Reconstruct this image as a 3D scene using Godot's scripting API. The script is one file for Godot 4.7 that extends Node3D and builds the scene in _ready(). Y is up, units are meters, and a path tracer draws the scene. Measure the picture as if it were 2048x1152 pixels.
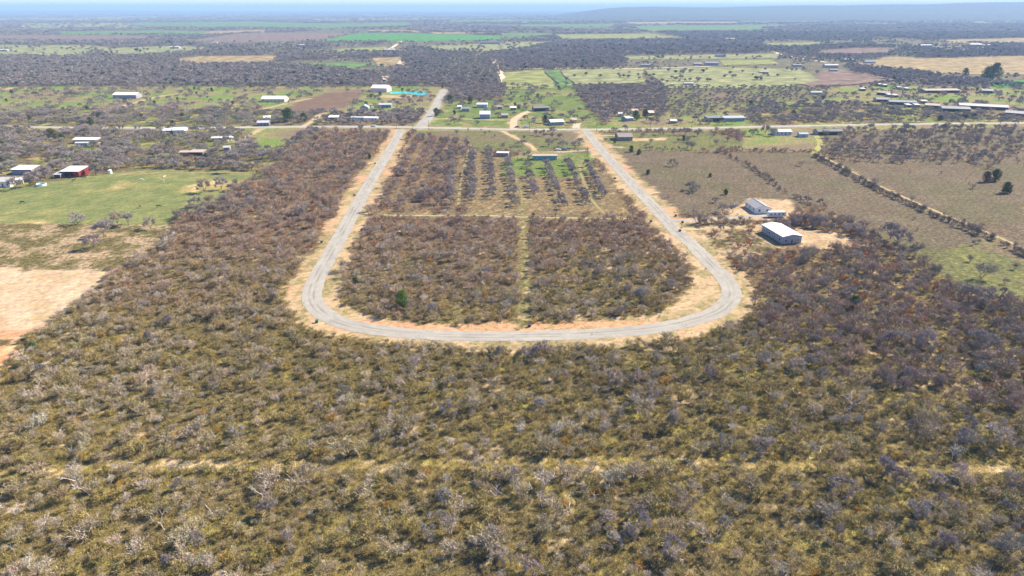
extends Node3D
# A rural valley seen from the air: a looping gravel road in winter scrub, farms and fields behind, hazy hills.
# Units are metres; x runs right, z towards the viewer, y up; the ground is at y = 0.

const EYE := Vector3(0, 100, 0)
const TILT := 22.306
const VIEW_V := 45.76

class MB:
	var v := PackedVector3Array()
	var n := PackedVector3Array()
	var c := PackedColorArray()
	func tri(a: Vector3, b: Vector3, d: Vector3, col: Color) -> void:
		var k := (d - a).cross(b - a).normalized()
		v.push_back(a); v.push_back(b); v.push_back(d)
		n.push_back(k); n.push_back(k); n.push_back(k)
		c.push_back(col); c.push_back(col); c.push_back(col)
	func quad(a: Vector3, b: Vector3, d: Vector3, e: Vector3, col: Color) -> void:
		tri(a, b, d, col)
		tri(a, d, e, col)
	func box(at: Vector3, size: Vector3, col := Color.WHITE, turn := Basis()) -> void:
		var h := size / 2
		var p := []
		for i in 8:
			p.append(at + turn * Vector3(h.x if i & 1 else -h.x, h.y if i & 2 else -h.y, h.z if i & 4 else -h.z))
		quad(p[4], p[6], p[7], p[5], col)
		quad(p[1], p[3], p[2], p[0], col)
		quad(p[5], p[7], p[3], p[1], col)
		quad(p[0], p[2], p[6], p[4], col)
		quad(p[6], p[2], p[3], p[7], col)
		quad(p[0], p[4], p[5], p[1], col)
	func bar(p: Vector3, q: Vector3, r0: float, r1: float, sides: int, col: Color, caps := false) -> void:
		var d := (q - p).normalized()
		var u := d.cross(Vector3.RIGHT if absf(d.x) < 0.8 else Vector3.FORWARD).normalized()
		var w := d.cross(u)
		for i in sides:
			var a := TAU * i / sides
			var b := TAU * (i + 1) / sides
			var ka := u * cos(a) + w * sin(a)
			var kb := u * cos(b) + w * sin(b)
			quad(p + ka * r0, q + ka * r1, q + kb * r1, p + kb * r0, col)
			if caps:
				tri(q + ka * r1, q, q + kb * r1, col)
				tri(p, p + ka * r0, p + kb * r0, col)
	func join(o: MB) -> void:
		v.append_array(o.v)
		n.append_array(o.n)
		c.append_array(o.c)
	func done() -> ArrayMesh:
		var a := []
		a.resize(Mesh.ARRAY_MAX)
		a[Mesh.ARRAY_VERTEX] = v
		a[Mesh.ARRAY_NORMAL] = n
		a[Mesh.ARRAY_COLOR] = c
		var m := ArrayMesh.new()
		m.add_surface_from_arrays(Mesh.PRIMITIVE_TRIANGLES, a)
		return m

var rng := RandomNumberGenerator.new()
var taken := {}
var paints := {}
var broad := FastNoiseLite.new()
var mid := FastNoiseLite.new()
var fine := FastNoiseLite.new()

# ---------------------------------------------------------------- small helpers
func numbered(called: String) -> String:
	var k: int = taken.get(called, 0)
	taken[called] = k + 1
	return called if k == 0 else "%s_%03d" % [called, k]

func tag(o: Node, label: String, category: String, group := "", kind := "") -> Node:
	o.set_meta("label", label)
	o.set_meta("category", category)
	if group: o.set_meta("group", group)
	if kind: o.set_meta("kind", kind)
	return o

func thing(called: String, label: String, category: String, at: Vector3, turn := 0.0, group := "") -> Node3D:
	var o := Node3D.new()
	o.name = numbered(called)
	o.position = at
	o.rotation.y = turn
	add_child(o)
	tag(o, label, category, group)
	return o

func put(called: String, m: Mesh, material: Material, parent: Node = null) -> MeshInstance3D:
	var o := MeshInstance3D.new()
	o.mesh = m
	o.material_override = material
	if parent == null:
		o.name = numbered(called)
		add_child(o)
	else:
		o.name = called
		parent.add_child(o, true)
	return o

func lin(r: float, g: float, b: float) -> Color:
	return Color(r, g, b)

func paint(r: float, g: float, b: float, rough := 0.85, spec := 0.35) -> StandardMaterial3D:
	var key := "%.3f %.3f %.3f %.2f %.2f" % [r, g, b, rough, spec]
	if not paints.has(key):
		var m := StandardMaterial3D.new()
		m.albedo_color = Color(r, g, b).linear_to_srgb()
		m.vertex_color_use_as_albedo = true
		m.roughness = rough
		m.metallic_specular = spec
		paints[key] = m
	return paints[key]

func grain(freq: float, lo: float, hi: float, seed_n: int, octaves := 4, size := 512) -> NoiseTexture2D:
	var f := FastNoiseLite.new()
	f.seed = seed_n
	f.noise_type = FastNoiseLite.TYPE_SIMPLEX_SMOOTH
	f.frequency = freq
	f.fractal_octaves = octaves
	var ramp := Gradient.new()
	ramp.set_color(0, Color(lo, lo, lo))
	ramp.set_color(1, Color(hi, hi, hi))
	ramp.set_offset(0, 0.2)
	ramp.set_offset(1, 0.8)
	var t := NoiseTexture2D.new()
	t.width = size
	t.height = size
	t.seamless = true
	t.noise = f
	t.color_ramp = ramp
	return t

func soil(period: float, lo: float, hi: float, seed_n: int, r := 1.0, g := 1.0, b := 1.0, dim := 0.72) -> StandardMaterial3D:
	var m := StandardMaterial3D.new()
	m.albedo_color = Color(r, g, b).linear_to_srgb()
	m.vertex_color_use_as_albedo = true
	m.roughness = 0.95
	m.metallic_specular = 0.15
	m.albedo_texture = grain(0.03, lo, hi, seed_n, 5)
	m.uv1_triplanar = true
	m.uv1_world_triplanar = true
	m.uv1_scale = Vector3.ONE / period
	m.detail_enabled = true
	m.detail_blend_mode = BaseMaterial3D.BLEND_MODE_MUL
	m.detail_albedo = grain(0.02, dim, 1.0, seed_n + 7, 5)
	m.detail_uv_layer = BaseMaterial3D.DETAIL_UV_2
	m.uv2_triplanar = true
	m.uv2_world_triplanar = true
	m.uv2_scale = Vector3.ONE / (period * 3.7)
	return m

func smooth_line(p: PackedVector2Array, step: float) -> PackedVector2Array:
	var out := PackedVector2Array()
	for i in p.size() - 1:
		var a := p[maxi(i - 1, 0)]
		var b := p[i]
		var c := p[i + 1]
		var d := p[mini(i + 2, p.size() - 1)]
		var k := maxi(1, int(ceil(b.distance_to(c) / step)))
		for j in k:
			out.append(b.cubic_interpolate(c, a, d, float(j) / k))
	out.append(p[p.size() - 1])
	return out

# ---------------------------------------------------------------- land use raster
const CELL := 1.5
const X0 := -780.0
const Z0 := -60.0
const NX := 1040
const NZ := 614
var zone := PackedByteArray()
var zones := []          # {name, label, type}

func add_zone(called: String, label: String, type: String) -> int:
	zones.append({"name": called, "label": label, "type": type})
	return zones.size() - 1

func zone_at(x: float, z: float) -> int:
	var i := int((x - X0) / CELL)
	var j := int((Z0 - z) / CELL)
	if i < 0 or j < 0 or i >= NX or j >= NZ:
		return 0
	return zone[j * NX + i]

func type_at(x: float, z: float) -> String:
	return zones[zone_at(x, z)].type

func fill_raster(grid: PackedByteArray, nx: int, nz: int, x0: float, z0: float, cell: float, poly: PackedVector2Array, id: int) -> void:
	var lo := 1e9
	var hi := -1e9
	for p in poly:
		lo = minf(lo, p.y)
		hi = maxf(hi, p.y)
	for j in range(maxi(0, int((z0 - hi) / cell)), mini(nz, int((z0 - lo) / cell) + 1)):
		var z := z0 - (j + 0.5) * cell
		var xs := []
		for k in poly.size():
			var a := poly[k]
			var b := poly[(k + 1) % poly.size()]
			if (a.y <= z) != (b.y <= z):
				xs.append(a.x + (z - a.y) / (b.y - a.y) * (b.x - a.x))
		xs.sort()
		for k in xs.size() / 2:
			for i in range(maxi(0, int((xs[2 * k] - x0) / cell)), mini(nx, int((xs[2 * k + 1] - x0) / cell) + 1)):
				grid[j * nx + i] = id

func fill(poly: PackedVector2Array, id: int) -> void:
	fill_raster(zone, NX, NZ, X0, Z0, CELL, poly, id)

func area(poly: PackedVector2Array, called: String, label: String, type: String) -> int:
	var id := add_zone(called, label, type)
	fill(poly, id)
	return id

func stroke(line: PackedVector2Array, hw: float, id: int) -> void:
	for k in line.size() - 1:
		var a := line[k]
		var b := line[k + 1]
		var lo := Vector2(minf(a.x, b.x) - hw, minf(a.y, b.y) - hw)
		var hi := Vector2(maxf(a.x, b.x) + hw, maxf(a.y, b.y) + hw)
		for j in range(maxi(0, int((Z0 - hi.y) / CELL)), mini(NZ, int((Z0 - lo.y) / CELL) + 1)):
			for i in range(maxi(0, int((lo.x - X0) / CELL)), mini(NX, int((hi.x - X0) / CELL) + 1)):
				var q := Vector2(X0 + (i + 0.5) * CELL, Z0 - (j + 0.5) * CELL)
				if Geometry2D.get_closest_point_to_segment(q, a, b).distance_to(q) < hw:
					zone[j * NX + i] = id

# the colour of the bare ground and its low growth, by land use: soil, dry grass and stain patches
func ground_color(type: String, x: float, z: float) -> Color:
	var a := broad.get_noise_2d(x, z)
	var b := mid.get_noise_2d(x, z)
	var f := fine.get_noise_2d(x, z)
	var c := Color(0.2, 0.16, 0.1)
	match type:
		"scrub", "dark":
			var north := smoothstep(-190.0, -330.0, z + a * 60.0)
			c = lin(0.225, 0.18, 0.07).lerp(lin(0.155, 0.125, 0.06), clampf(0.5 + b * 1.4, 0, 1))
			c = c.lerp(lin(0.20, 0.135, 0.085), north * 0.8)
			c = c.lerp(lin(0.44, 0.34, 0.20), smoothstep(0.36, 0.56, b * 0.6 + f * 0.5 + a * 0.25))
			c = c.lerp(lin(0.26, 0.235, 0.065), smoothstep(0.25, 0.6, -b + f * 0.3) * (1.0 - north) * 0.7)
		"thicket":
			c = lin(0.19, 0.14, 0.09).lerp(lin(0.26, 0.19, 0.10), clampf(0.5 + b * 1.3, 0, 1))
			c = c.lerp(lin(0.42, 0.32, 0.19), smoothstep(0.38, 0.55, b * 0.5 + f * 0.5))
		"verge":
			c = lin(0.47, 0.345, 0.21).lerp(lin(0.25, 0.215, 0.10), smoothstep(-0.2, 0.3, b * 0.7 + f * 0.8))
			c = c.lerp(lin(0.46, 0.275, 0.165), smoothstep(0.15, 0.5, a * 1.2 - b * 0.4) * 0.7)
			c = c.lerp(lin(0.52, 0.30, 0.175), smoothstep(-216.0, -212.0, z) * smoothstep(-203.0, -206.0, z) * smoothstep(75.0, 40.0, absf(x)) * smoothstep(0.45, 0.1, f))
		"green":
			c = lin(0.144, 0.175, 0.062).lerp(lin(0.200, 0.213, 0.081), clampf(0.5 + b * 1.2 + f * 0.4, 0, 1))
			c = c.lerp(lin(0.388, 0.300, 0.125), smoothstep(0.2, 0.6, a * 0.9 + b * 0.3 + smoothstep(-425.0, -480.0, z) * 0.5) * 0.75)
			c = c.lerp(lin(0.650, 0.500, 0.300), smoothstep(0.55, 0.75, a * 0.8 + b * 0.3 + f * 0.25 + smoothstep(-440.0, -480.0, z) * 0.3))
		"sandscrub":
			c = lin(0.44, 0.335, 0.205).lerp(lin(0.19, 0.165, 0.07), smoothstep(-0.22, 0.12, b * 0.8 + f * 0.5))
			c = c.lerp(lin(0.13, 0.12, 0.05), smoothstep(0.25, 0.5, f + b * 0.4))
		"tan":
			c = lin(0.49, 0.385, 0.26).lerp(lin(0.43, 0.32, 0.20), clampf(0.5 + b * 1.4, 0, 1))
			c = c.lerp(lin(0.45, 0.265, 0.15), smoothstep(0.1, 0.4, a * 1.4 + b * 0.3))
			c = c.lerp(lin(0.33, 0.30, 0.10), smoothstep(0.42, 0.62, f * 0.8 + b * 0.4))
		"orange":
			c = lin(0.54, 0.28, 0.14).lerp(lin(0.58, 0.38, 0.21), clampf(0.4 + b * 1.3, 0, 1))
		"brown":
			c = lin(0.205, 0.165, 0.112).lerp(lin(0.145, 0.12, 0.082), clampf(0.5 + b * 1.1 + f * 0.5, 0, 1))
			c = c.lerp(lin(0.145, 0.15, 0.062), smoothstep(0.0, 0.45, a * 1.4 - b * 0.2) * (0.35 + 0.5 * smoothstep(-330.0, -270.0, z)))
			c = c.lerp(lin(0.24, 0.17, 0.095), smoothstep(0.3, 0.6, b + f * 0.3 - a * 0.3) * 0.6)
		"meadow":
			c = lin(0.156, 0.163, 0.075).lerp(lin(0.206, 0.213, 0.075), clampf(0.5 + b + f * 0.4, 0, 1))
			c = c.lerp(lin(0.225, 0.175, 0.112), smoothstep(0.1, 0.5, -a * 1.3 + f * 0.3))
		"orchard":
			c = lin(0.25, 0.19, 0.10).lerp(lin(0.21, 0.17, 0.105), clampf(0.5 + b * 1.2, 0, 1))
			c = c.lerp(lin(0.36, 0.26, 0.12), smoothstep(0.2, 0.5, f + b * 0.3))
		"lawn":
			c = lin(0.145, 0.215, 0.052).lerp(lin(0.20, 0.245, 0.075), clampf(0.5 + b * 1.2 + f * 0.4, 0, 1))
			c = c.lerp(lin(0.30, 0.27, 0.12), smoothstep(0.12, 0.45, a + b * 0.6 + f * 0.3))
		"grass":
			c = lin(0.247, 0.273, 0.091).lerp(lin(0.325, 0.286, 0.130), clampf(0.5 + b * 1.3, 0, 1))
			c = c.lerp(lin(0.260, 0.202, 0.130), smoothstep(0.12, 0.4, a * 1.3 + f * 0.3))
			c = c.lerp(lin(0.163, 0.286, 0.046), smoothstep(0.15, 0.45, -a * 1.2 + b * 0.3) * 0.8)
		"wood":
			c = lin(0.184, 0.149, 0.081).lerp(lin(0.196, 0.241, 0.057), smoothstep(-0.1, 0.3, a + b * 0.6))
			c = c.lerp(lin(0.437, 0.345, 0.115), smoothstep(0.25, 0.45, b * 0.9 + f * 0.3))
		"dirt":
			c = lin(0.47, 0.35, 0.22).lerp(lin(0.38, 0.27, 0.155), clampf(0.5 + b * 1.4 + f * 0.5, 0, 1))
			c = c.lerp(lin(0.25, 0.22, 0.10), smoothstep(0.35, 0.6, f + b * 0.3))
		"strip":
			c = lin(0.28, 0.24, 0.115).lerp(lin(0.20, 0.19, 0.075), clampf(0.5 + b * 1.5 + f, 0, 1))
			c = c.lerp(lin(0.55, 0.42, 0.24), smoothstep(0.2, 0.45, b * 0.5 - f * 0.6))
		"trail":
			c = lin(0.42, 0.32, 0.14).lerp(lin(0.25, 0.21, 0.06), smoothstep(-0.2, 0.2, f + b * 0.6))
			c = c.lerp(lin(0.62, 0.47, 0.28), smoothstep(0.15, 0.4, -b * 0.8 + f * 0.4))
		"clear":
			c = lin(0.26, 0.24, 0.12).lerp(lin(0.34, 0.28, 0.17), clampf(0.5 + b * 1.4 + f, 0, 1))
		"plough":
			c = lin(0.19, 0.13, 0.09).lerp(lin(0.24, 0.165, 0.11), clampf(0.5 + b, 0, 1))
	return c.lerp(Color(c.r * 1.25, c.g * 1.25, c.b * 1.25), clampf(f * 1.2, -0.6, 0.6))

# one regular grid of ground, split into a sheet for each land use; the sheets share their borders
func ground_block(x_a: float, x_b: float, z_a: float, z_b: float, cell: float, builders: Array) -> void:
	var nx := int((x_b - x_a) / cell)
	var nz := int((z_a - z_b) / cell)
	var cols := PackedColorArray()
	var warp := PackedVector2Array()
	cols.resize((nx + 1) * (nz + 1))
	warp.resize((nx + 1) * (nz + 1))
	for j in nz + 1:
		for i in nx + 1:
			var x := x_a + i * cell
			var z := z_a - j * cell
			var w := Vector2(x + fine.get_noise_2d(x + 400, z) * 3.2 + mid.get_noise_2d(x, z + 400) * 2.0, z + fine.get_noise_2d(x, z + 900) * 3.2 + mid.get_noise_2d(x + 700, z) * 2.0)
			warp[j * (nx + 1) + i] = w
			cols[j * (nx + 1) + i] = ground_color(zones[zone_at(w.x, w.y)].type, x, z)
	for j in nz:
		for i in nx:
			var k := j * (nx + 1) + i
			var m: MB = builders[zone_at(warp[k].x + cell * 0.5, warp[k].y - cell * 0.5)]
			var x := x_a + i * cell
			var z := z_a - j * cell
			var p := [Vector3(x, 0, z), Vector3(x, 0, z - cell), Vector3(x + cell, 0, z - cell), Vector3(x + cell, 0, z)]
			var q := [cols[k], cols[k + nx + 1], cols[k + nx + 2], cols[k + 1]]
			for t in [0, 1, 2, 0, 2, 3]:
				m.v.push_back(p[t])
				m.n.push_back(Vector3.UP)
				m.c.push_back(q[t])

# a road or track: a strip with a slight crown, ruts and uneven edges
func road(called: String, label: String, line: PackedVector2Array, hw: float, y: float, base: Color, rut: Color, material: Material, category := "road", rut_at := [-0.42, 0.42]) -> void:
	var mb := MB.new()
	var across := [-1.0, -0.85, -0.65, -0.5, -0.42, -0.34, -0.15, 0.0, 0.15, 0.34, 0.42, 0.5, 0.65, 0.85, 1.0]
	var rows := []
	var hues := []
	for i in line.size():
		var d := (line[mini(i + 1, line.size() - 1)] - line[maxi(i - 1, 0)]).normalized()
		var nrm := Vector2(-d.y, d.x)
		var row := []
		var hue := []
		for s in across:
			var edge := 1.0 + (fine.get_noise_2d(line[i].x * 2.0, line[i].y * 2.0 + s * 50.0) * 0.12 if absf(s) > 0.9 else 0.0)
			var p: Vector2 = line[i] + nrm * (s * hw * edge)
			row.append(Vector3(p.x, y + 0.10 * (1.0 - s * s), p.y))
			var k := 0.0
			for r in rut_at:
				k = maxf(k, 1.0 - absf(s - r) / 0.1)
			var c := base.lerp(rut, clampf(k * (0.55 + mid.get_noise_2d(line[i].x * 1.5, line[i].y * 1.5 + s * 20.0) * 1.4), 0, 1))
			var t := fine.get_noise_2d(p.x * 1.3, p.y * 1.3) * 0.16 + mid.get_noise_2d(p.x, p.y) * 0.12
			hue.append(Color(c.r * (1 + t), c.g * (1 + t), c.b * (1 + t)))
		rows.append(row)
		hues.append(hue)
	for i in rows.size() - 1:
		for s in across.size() - 1:
			var p := [rows[i][s], rows[i + 1][s], rows[i + 1][s + 1], rows[i][s + 1]]
			var q := [hues[i][s], hues[i + 1][s], hues[i + 1][s + 1], hues[i][s + 1]]
			for t in [0, 1, 2, 0, 2, 3]:
				mb.v.push_back(p[t])
				mb.n.push_back(Vector3.UP)
				mb.c.push_back(q[t])
	tag(put(called, mb.done(), material), label, category, "", "structure")

# a far field: a flat sheet with an uneven outline
func far_field(called: String, label: String, poly: PackedVector2Array, y: float, material: Material) -> void:
	var out := PackedVector2Array()
	for k in poly.size():
		var a := poly[k]
		var b := poly[(k + 1) % poly.size()]
		var m := maxi(1, mini(24, int(a.distance_to(b) / 35.0)))
		for j in m:
			var p := a.lerp(b, float(j) / m)
			out.append(p + Vector2(broad.get_noise_2d(p.x * 0.7, p.y * 0.7), broad.get_noise_2d(p.x * 0.7 + 500, p.y * 0.7)) * minf(22.0, a.distance_to(b) * 0.04))
	var t := Geometry2D.triangulate_polygon(out)
	if t.is_empty():
		t = Geometry2D.triangulate_polygon(poly)
		out = poly
	var mb := MB.new()
	for k in t.size() / 3:
		var p := []
		for s in 3:
			p.append(Vector3(out[t[3 * k + s]].x, y, out[t[3 * k + s]].y))
		if (p[2] - p[0]).cross(p[1] - p[0]).y < 0:
			p.reverse()
		mb.tri(p[0], p[1], p[2], Color.WHITE)
	tag(put(called, mb.done(), material), label, "field", "", "structure")

# ---------------------------------------------------------------- plants
var protos := {}         # kind -> [{wood, crown, whole, high}]
var placed := {}         # "kind/variant" -> PackedFloat32Array of x, z, width, height, turn, lean, r, g, b
const STRIDE := 9

func any_dir() -> Vector3:
	return Vector3(rng.randfn(), rng.randfn(), rng.randfn()).normalized()

func grow(wood: MB, tips: Array, p: Vector3, dir: Vector3, length: float, rad: float, depth: int, kids: int, spread: float, up: float, bend: float, col: Color) -> void:
	var q := p
	var d := dir
	for i in 2:
		d = (d + any_dir() * bend + Vector3.UP * up).normalized()
		var e := q + d * (length * 0.5)
		if e.y < 0.15: e.y = 0.15
		wood.bar(q, e, rad * (1.0 - 0.22 * i), rad * (0.78 - 0.22 * i), 4 if rad > 0.09 else 3, col)
		q = e
		if depth == 0 or (depth == 1 and i == 1): tips.append([q, d, length])
	if depth <= 0:
		return
	var a0 := rng.randf() * TAU
	var side := d.cross(Vector3.RIGHT if absf(d.x) < 0.7 else Vector3.FORWARD).normalized()
	for k in kids:
		var axis := side.rotated(d, a0 + TAU * k / kids + rng.randf_range(-0.5, 0.5))
		var nd := d.rotated(axis, spread * rng.randf_range(0.6, 1.25))
		grow(wood, tips, q, nd, length * rng.randf_range(0.6, 0.88), rad * 0.56, depth - 1, kids, spread, up, bend, col)

func blade(mb: MB, p: Vector3, d: Vector3, length: float, width: float, col: Color) -> void:
	var w := d.cross(any_dir()).normalized() * (width * 0.5)
	mb.tri(p - w, p + d * length, p + w, col)

func leaf(mb: MB, p: Vector3, size: float, col: Color) -> void:
	var u := any_dir() * size
	var w := u.cross(any_dir()).normalized() * size * 0.55
	mb.quad(p - u * 0.5, p + w * 0.5, p + u * 0.5, p - w * 0.5, col)

func shade_of(lo: float, hi: float) -> Color:
	var k := rng.randf_range(lo, hi)
	return Color(k, k, k)

func keep(kind: String, wood: MB, crown: MB) -> void:
	var whole := MB.new()
	whole.join(wood)
	whole.join(crown)
	if not protos.has(kind): protos[kind] = []
	protos[kind].append({"wood": wood.done() if wood.v.size() else null, "crown": crown.done() if crown.v.size() else null, "whole": whole.done()})

# a many-stemmed leafless shrub about 2.4 m high and 3 m wide; leaves > 0 adds small clinging leaves
func make_shrub(kind: String, high: float, wide: float, twigs: int, width: float, leaves: int) -> void:
	var wood := MB.new()
	var crown := MB.new()
	var tips := []
	var stems := rng.randi_range(6, 9)
	for k in stems:
		var a := TAU * k / stems + rng.randf_range(-0.4, 0.4)
		var lean := rng.randf_range(0.25, 0.95)
		var d := Vector3(cos(a) * sin(lean) * wide / high, cos(lean), sin(a) * sin(lean) * wide / high).normalized()
		grow(wood, tips, Vector3(cos(a), 0, sin(a)) * 0.18, d, high * rng.randf_range(0.42, 0.6), 0.045, 1, 3, 0.6, 0.08, 0.28, shade_of(0.45, 0.75))
	for t in tips:
		for k in maxi(1, twigs / tips.size()):
			var d: Vector3 = (t[1] * 0.7 + any_dir() + Vector3.UP * 0.25).normalized()
			var p: Vector3 = t[0] + any_dir() * rng.randf_range(0, 0.16 * high)
			p.y = maxf(p.y, 0.1)
			blade(crown, p, d, rng.randf_range(0.16, 0.34) * high, width * rng.randf_range(0.6, 1.3), shade_of(0.65, 1.2))
		for k in leaves / tips.size():
			var p: Vector3 = t[0] + any_dir() * rng.randf_range(0.02, 0.2) * high
			p.y = maxf(p.y, 0.15)
			leaf(crown, p, rng.randf_range(0.10, 0.22), shade_of(0.75, 1.3))
	keep(kind, wood, crown)

# a leafless tree about 7 m high with a rounded crown of twigs
func make_tree(kind: String, trunk: float, kids: int, twigs: int, width: float, spread: float) -> void:
	var wood := MB.new()
	var crown := MB.new()
	var tips := []
	var bark := Color(0.62, 0.6, 0.6)
	wood.bar(Vector3(0, -0.1, 0), Vector3(0.1, trunk, 0.05), 0.24, 0.17, 6, bark)
	for k in kids + 2:
		var a := TAU * k / (kids + 2) + rng.randf_range(-0.3, 0.3)
		var lean := rng.randf_range(0.3, 1.15)
		grow(wood, tips, Vector3(0.1, trunk, 0.05), Vector3(cos(a) * sin(lean), cos(lean), sin(a) * sin(lean)), rng.randf_range(2.0, 2.7), 0.12, 2, kids, spread, 0.06, 0.22, bark)
	for t in tips:
		for k in maxi(1, twigs / tips.size()):
			var d: Vector3 = (t[1] * 0.8 + any_dir() * 0.9 + Vector3.UP * 0.1).normalized()
			blade(crown, t[0] + any_dir() * 0.35 - t[1] * rng.randf_range(0, 0.5), d, rng.randf_range(0.55, 1.15), width * rng.randf_range(0.6, 1.3), shade_of(0.7, 1.2))
	keep(kind, wood, crown)

# an evergreen: leaf clumps round a trunk; tall > 1 makes it a column
func make_evergreen(kind: String, high: float, wide: float, clumps: int, per: int, size: float, belly: float) -> void:
	var wood := MB.new()
	var crown := MB.new()
	wood.bar(Vector3.ZERO, Vector3(0.05, high * 0.7, 0), 0.16, 0.05, 5, Color(0.5, 0.42, 0.34))
	for k in clumps:
		var h := rng.randf()
		var r := wide * 0.5 * sqrt(maxf(0.05, 1.0 - pow(absf(h - belly) / (1.02 - belly), 2.0)))
		var a := rng.randf() * TAU
		var rr := sqrt(rng.randf()) * r * 0.85
		var at := Vector3(cos(a) * rr, high * (0.28 * belly + (0.94 - 0.28 * belly) * h), sin(a) * rr)
		if k % 3 == 0: wood.bar(Vector3(0, at.y * 0.6, 0), at, 0.05, 0.02, 3, Color(0.5, 0.42, 0.34))
		var tone := rng.randf_range(0.75, 1.2)
		var big := wide * rng.randf_range(0.13, 0.22)
		for j in per:
			leaf(crown, at + any_dir() * big * pow(rng.randf(), 0.4) * Vector3(1, 0.8, 1), size * rng.randf_range(0.6, 1.3), Color(tone, tone, tone) * rng.randf_range(0.8, 1.2))
	keep(kind, wood, crown)

# a grey leafless tree for the far woods: fewer and broader twig fans, about 7 m high
func make_far_tree(kind: String, n: int, wide: float, high: float, blade_w: float) -> void:
	var wood := MB.new()
	var crown := MB.new()
	wood.bar(Vector3(0, -0.3, 0), Vector3(0, high * 0.5, 0), 0.22, 0.12, 4, Color(0.55, 0.55, 0.55))
	var lumps := []
	for k in 7:
		var a := rng.randf() * TAU
		lumps.append(Vector3(cos(a) * wide * 0.27 * sqrt(rng.randf()), high * rng.randf_range(0.42, 0.74), sin(a) * wide * 0.27 * sqrt(rng.randf())))
	for l in lumps:
		wood.bar(Vector3(0, high * 0.25, 0), l, 0.1, 0.05, 3, Color(0.55, 0.55, 0.55))
		for j in n / 7:
			var d := any_dir()
			d.y = absf(d.y) * 0.9 + 0.05 if rng.randf() < 0.8 else d.y * 0.6
			var p: Vector3 = l + d * wide * rng.randf_range(0.02, 0.2)
			blade(crown, p, (d + any_dir() * 0.6).normalized(), wide * rng.randf_range(0.12, 0.24), blade_w * rng.randf_range(0.6, 1.4), shade_of(0.65, 1.25))
	keep(kind, wood, crown)

func make_tuft(kind: String, n: int, high: float, wide: float, w: float) -> void:
	var crown := MB.new()
	for k in n:
		var a := rng.randf() * TAU
		var r := sqrt(rng.randf()) * wide * 0.5
		var lean := Vector3(rng.randfn() * 0.5, 1.0, rng.randfn() * 0.5).normalized()
		blade(crown, Vector3(cos(a) * r, -0.03, sin(a) * r), lean, high * rng.randf_range(0.5, 1.1), w * rng.randf_range(0.6, 1.4), shade_of(0.7, 1.25))
	keep(kind, MB.new(), crown)

# a bleached dead tree: bare forked limbs
func make_dead(kind: String, length: float, depth: int, dir: Vector3, rad: float) -> void:
	var wood := MB.new()
	var tips := []
	grow(wood, tips, Vector3(0, 0.0, 0), dir, length, rad, depth, 3, 0.6, 0.0, 0.3, Color(1, 1, 1))
	var crown := MB.new()
	for t in tips:
		for k in 3:
			blade(crown, t[0], (t[1] + any_dir() * 0.8).normalized(), rng.randf_range(0.3, 0.7), 0.05, shade_of(0.8, 1.05))
	keep(kind, wood, crown)

func plant(kind: String, variant: int, x: float, z: float, wide: float, high: float, tint: Color) -> void:
	var key := "%s/%d" % [kind, variant % protos[kind].size()]
	if not placed.has(key): placed[key] = PackedFloat32Array()
	placed[key].append_array(PackedFloat32Array([x, z, wide, high, rng.randf() * TAU, 0.0, tint.r, tint.g, tint.b]))

func pose(d: PackedFloat32Array, i: int) -> Transform3D:
	var b := Basis(Vector3.UP, d[i + 4]).scaled_local(Vector3(d[i + 2], d[i + 3], d[i + 2]))
	return Transform3D(b, Vector3(d[i], 0.0, d[i + 1]))

# the share of the picture's height that a plant of this height at this place takes; 0 outside the picture
func shown(x: float, z: float, high: float) -> float:
	var p := Vector3(x, high * 0.5, z) - EYE
	p = p.rotated(Vector3.RIGHT, deg_to_rad(TILT))
	if p.z > -10.0: return 0.0
	var f := 1.0 / tan(deg_to_rad(VIEW_V * 0.5))
	var sx := p.x / -p.z * f / (16.0 / 9.0)
	var sy := p.y / -p.z * f
	if absf(sx) > 0.99 or absf(sy) > 0.99: return 0.0
	return high / -p.z

func in_reach(x: float, z: float, extra: float) -> bool:
	var far := sqrt(z * z + 10000.0)
	return absf(x) < far * 0.76 + extra and z < -88.0

# takes the largest plants of some kinds out as single objects and leaves the rest as one mass for each kind
func sort_out(kinds: Array, heights: Array, limit: int, called: String, category: String, part_names: Array, labels: Callable, least := 0.0) -> void:
	var ranked := []
	for q in kinds.size():
		for n in protos[kinds[q]].size():
			var key := "%s/%d" % [kinds[q], n]
			if not placed.has(key): continue
			var d: PackedFloat32Array = placed[key]
			for i in range(0, d.size(), STRIDE):
				var s := shown(d[i], d[i + 1], d[i + 3] * heights[q])
				if s > least: ranked.append([s, key, i])
	ranked.sort_custom(func(a, b): return a[0] > b[0])
	var gone := {}
	for r in ranked.slice(0, limit):
		var d: PackedFloat32Array = placed[r[1]]
		var i: int = r[2]
		var proto: Dictionary = protos[r[1].get_slice("/", 0)][int(r[1].get_slice("/", 1))]
		var said: Array = labels.call(d[i], d[i + 1], r[1].get_slice("/", 0))
		var o := thing(called, said[0], category, Vector3.ZERO, 0.0, said[1])
		o.transform = pose(d, i)
		var m := paint(snappedf(d[i + 6], 0.02), snappedf(d[i + 7], 0.02), snappedf(d[i + 8], 0.02), 0.9, 0.2)
		if proto.wood: put(part_names[0], proto.wood, m, o)
		if proto.crown: put(part_names[1], proto.crown, m, o)
		if not gone.has(r[1]): gone[r[1]] = {}
		gone[r[1]][i] = true
	for key in gone:
		var d: PackedFloat32Array = placed[key]
		var left := PackedFloat32Array()
		for i in range(0, d.size(), STRIDE):
			if not gone[key].has(i): left.append_array(d.slice(i, i + STRIDE))
		placed[key] = left

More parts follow.
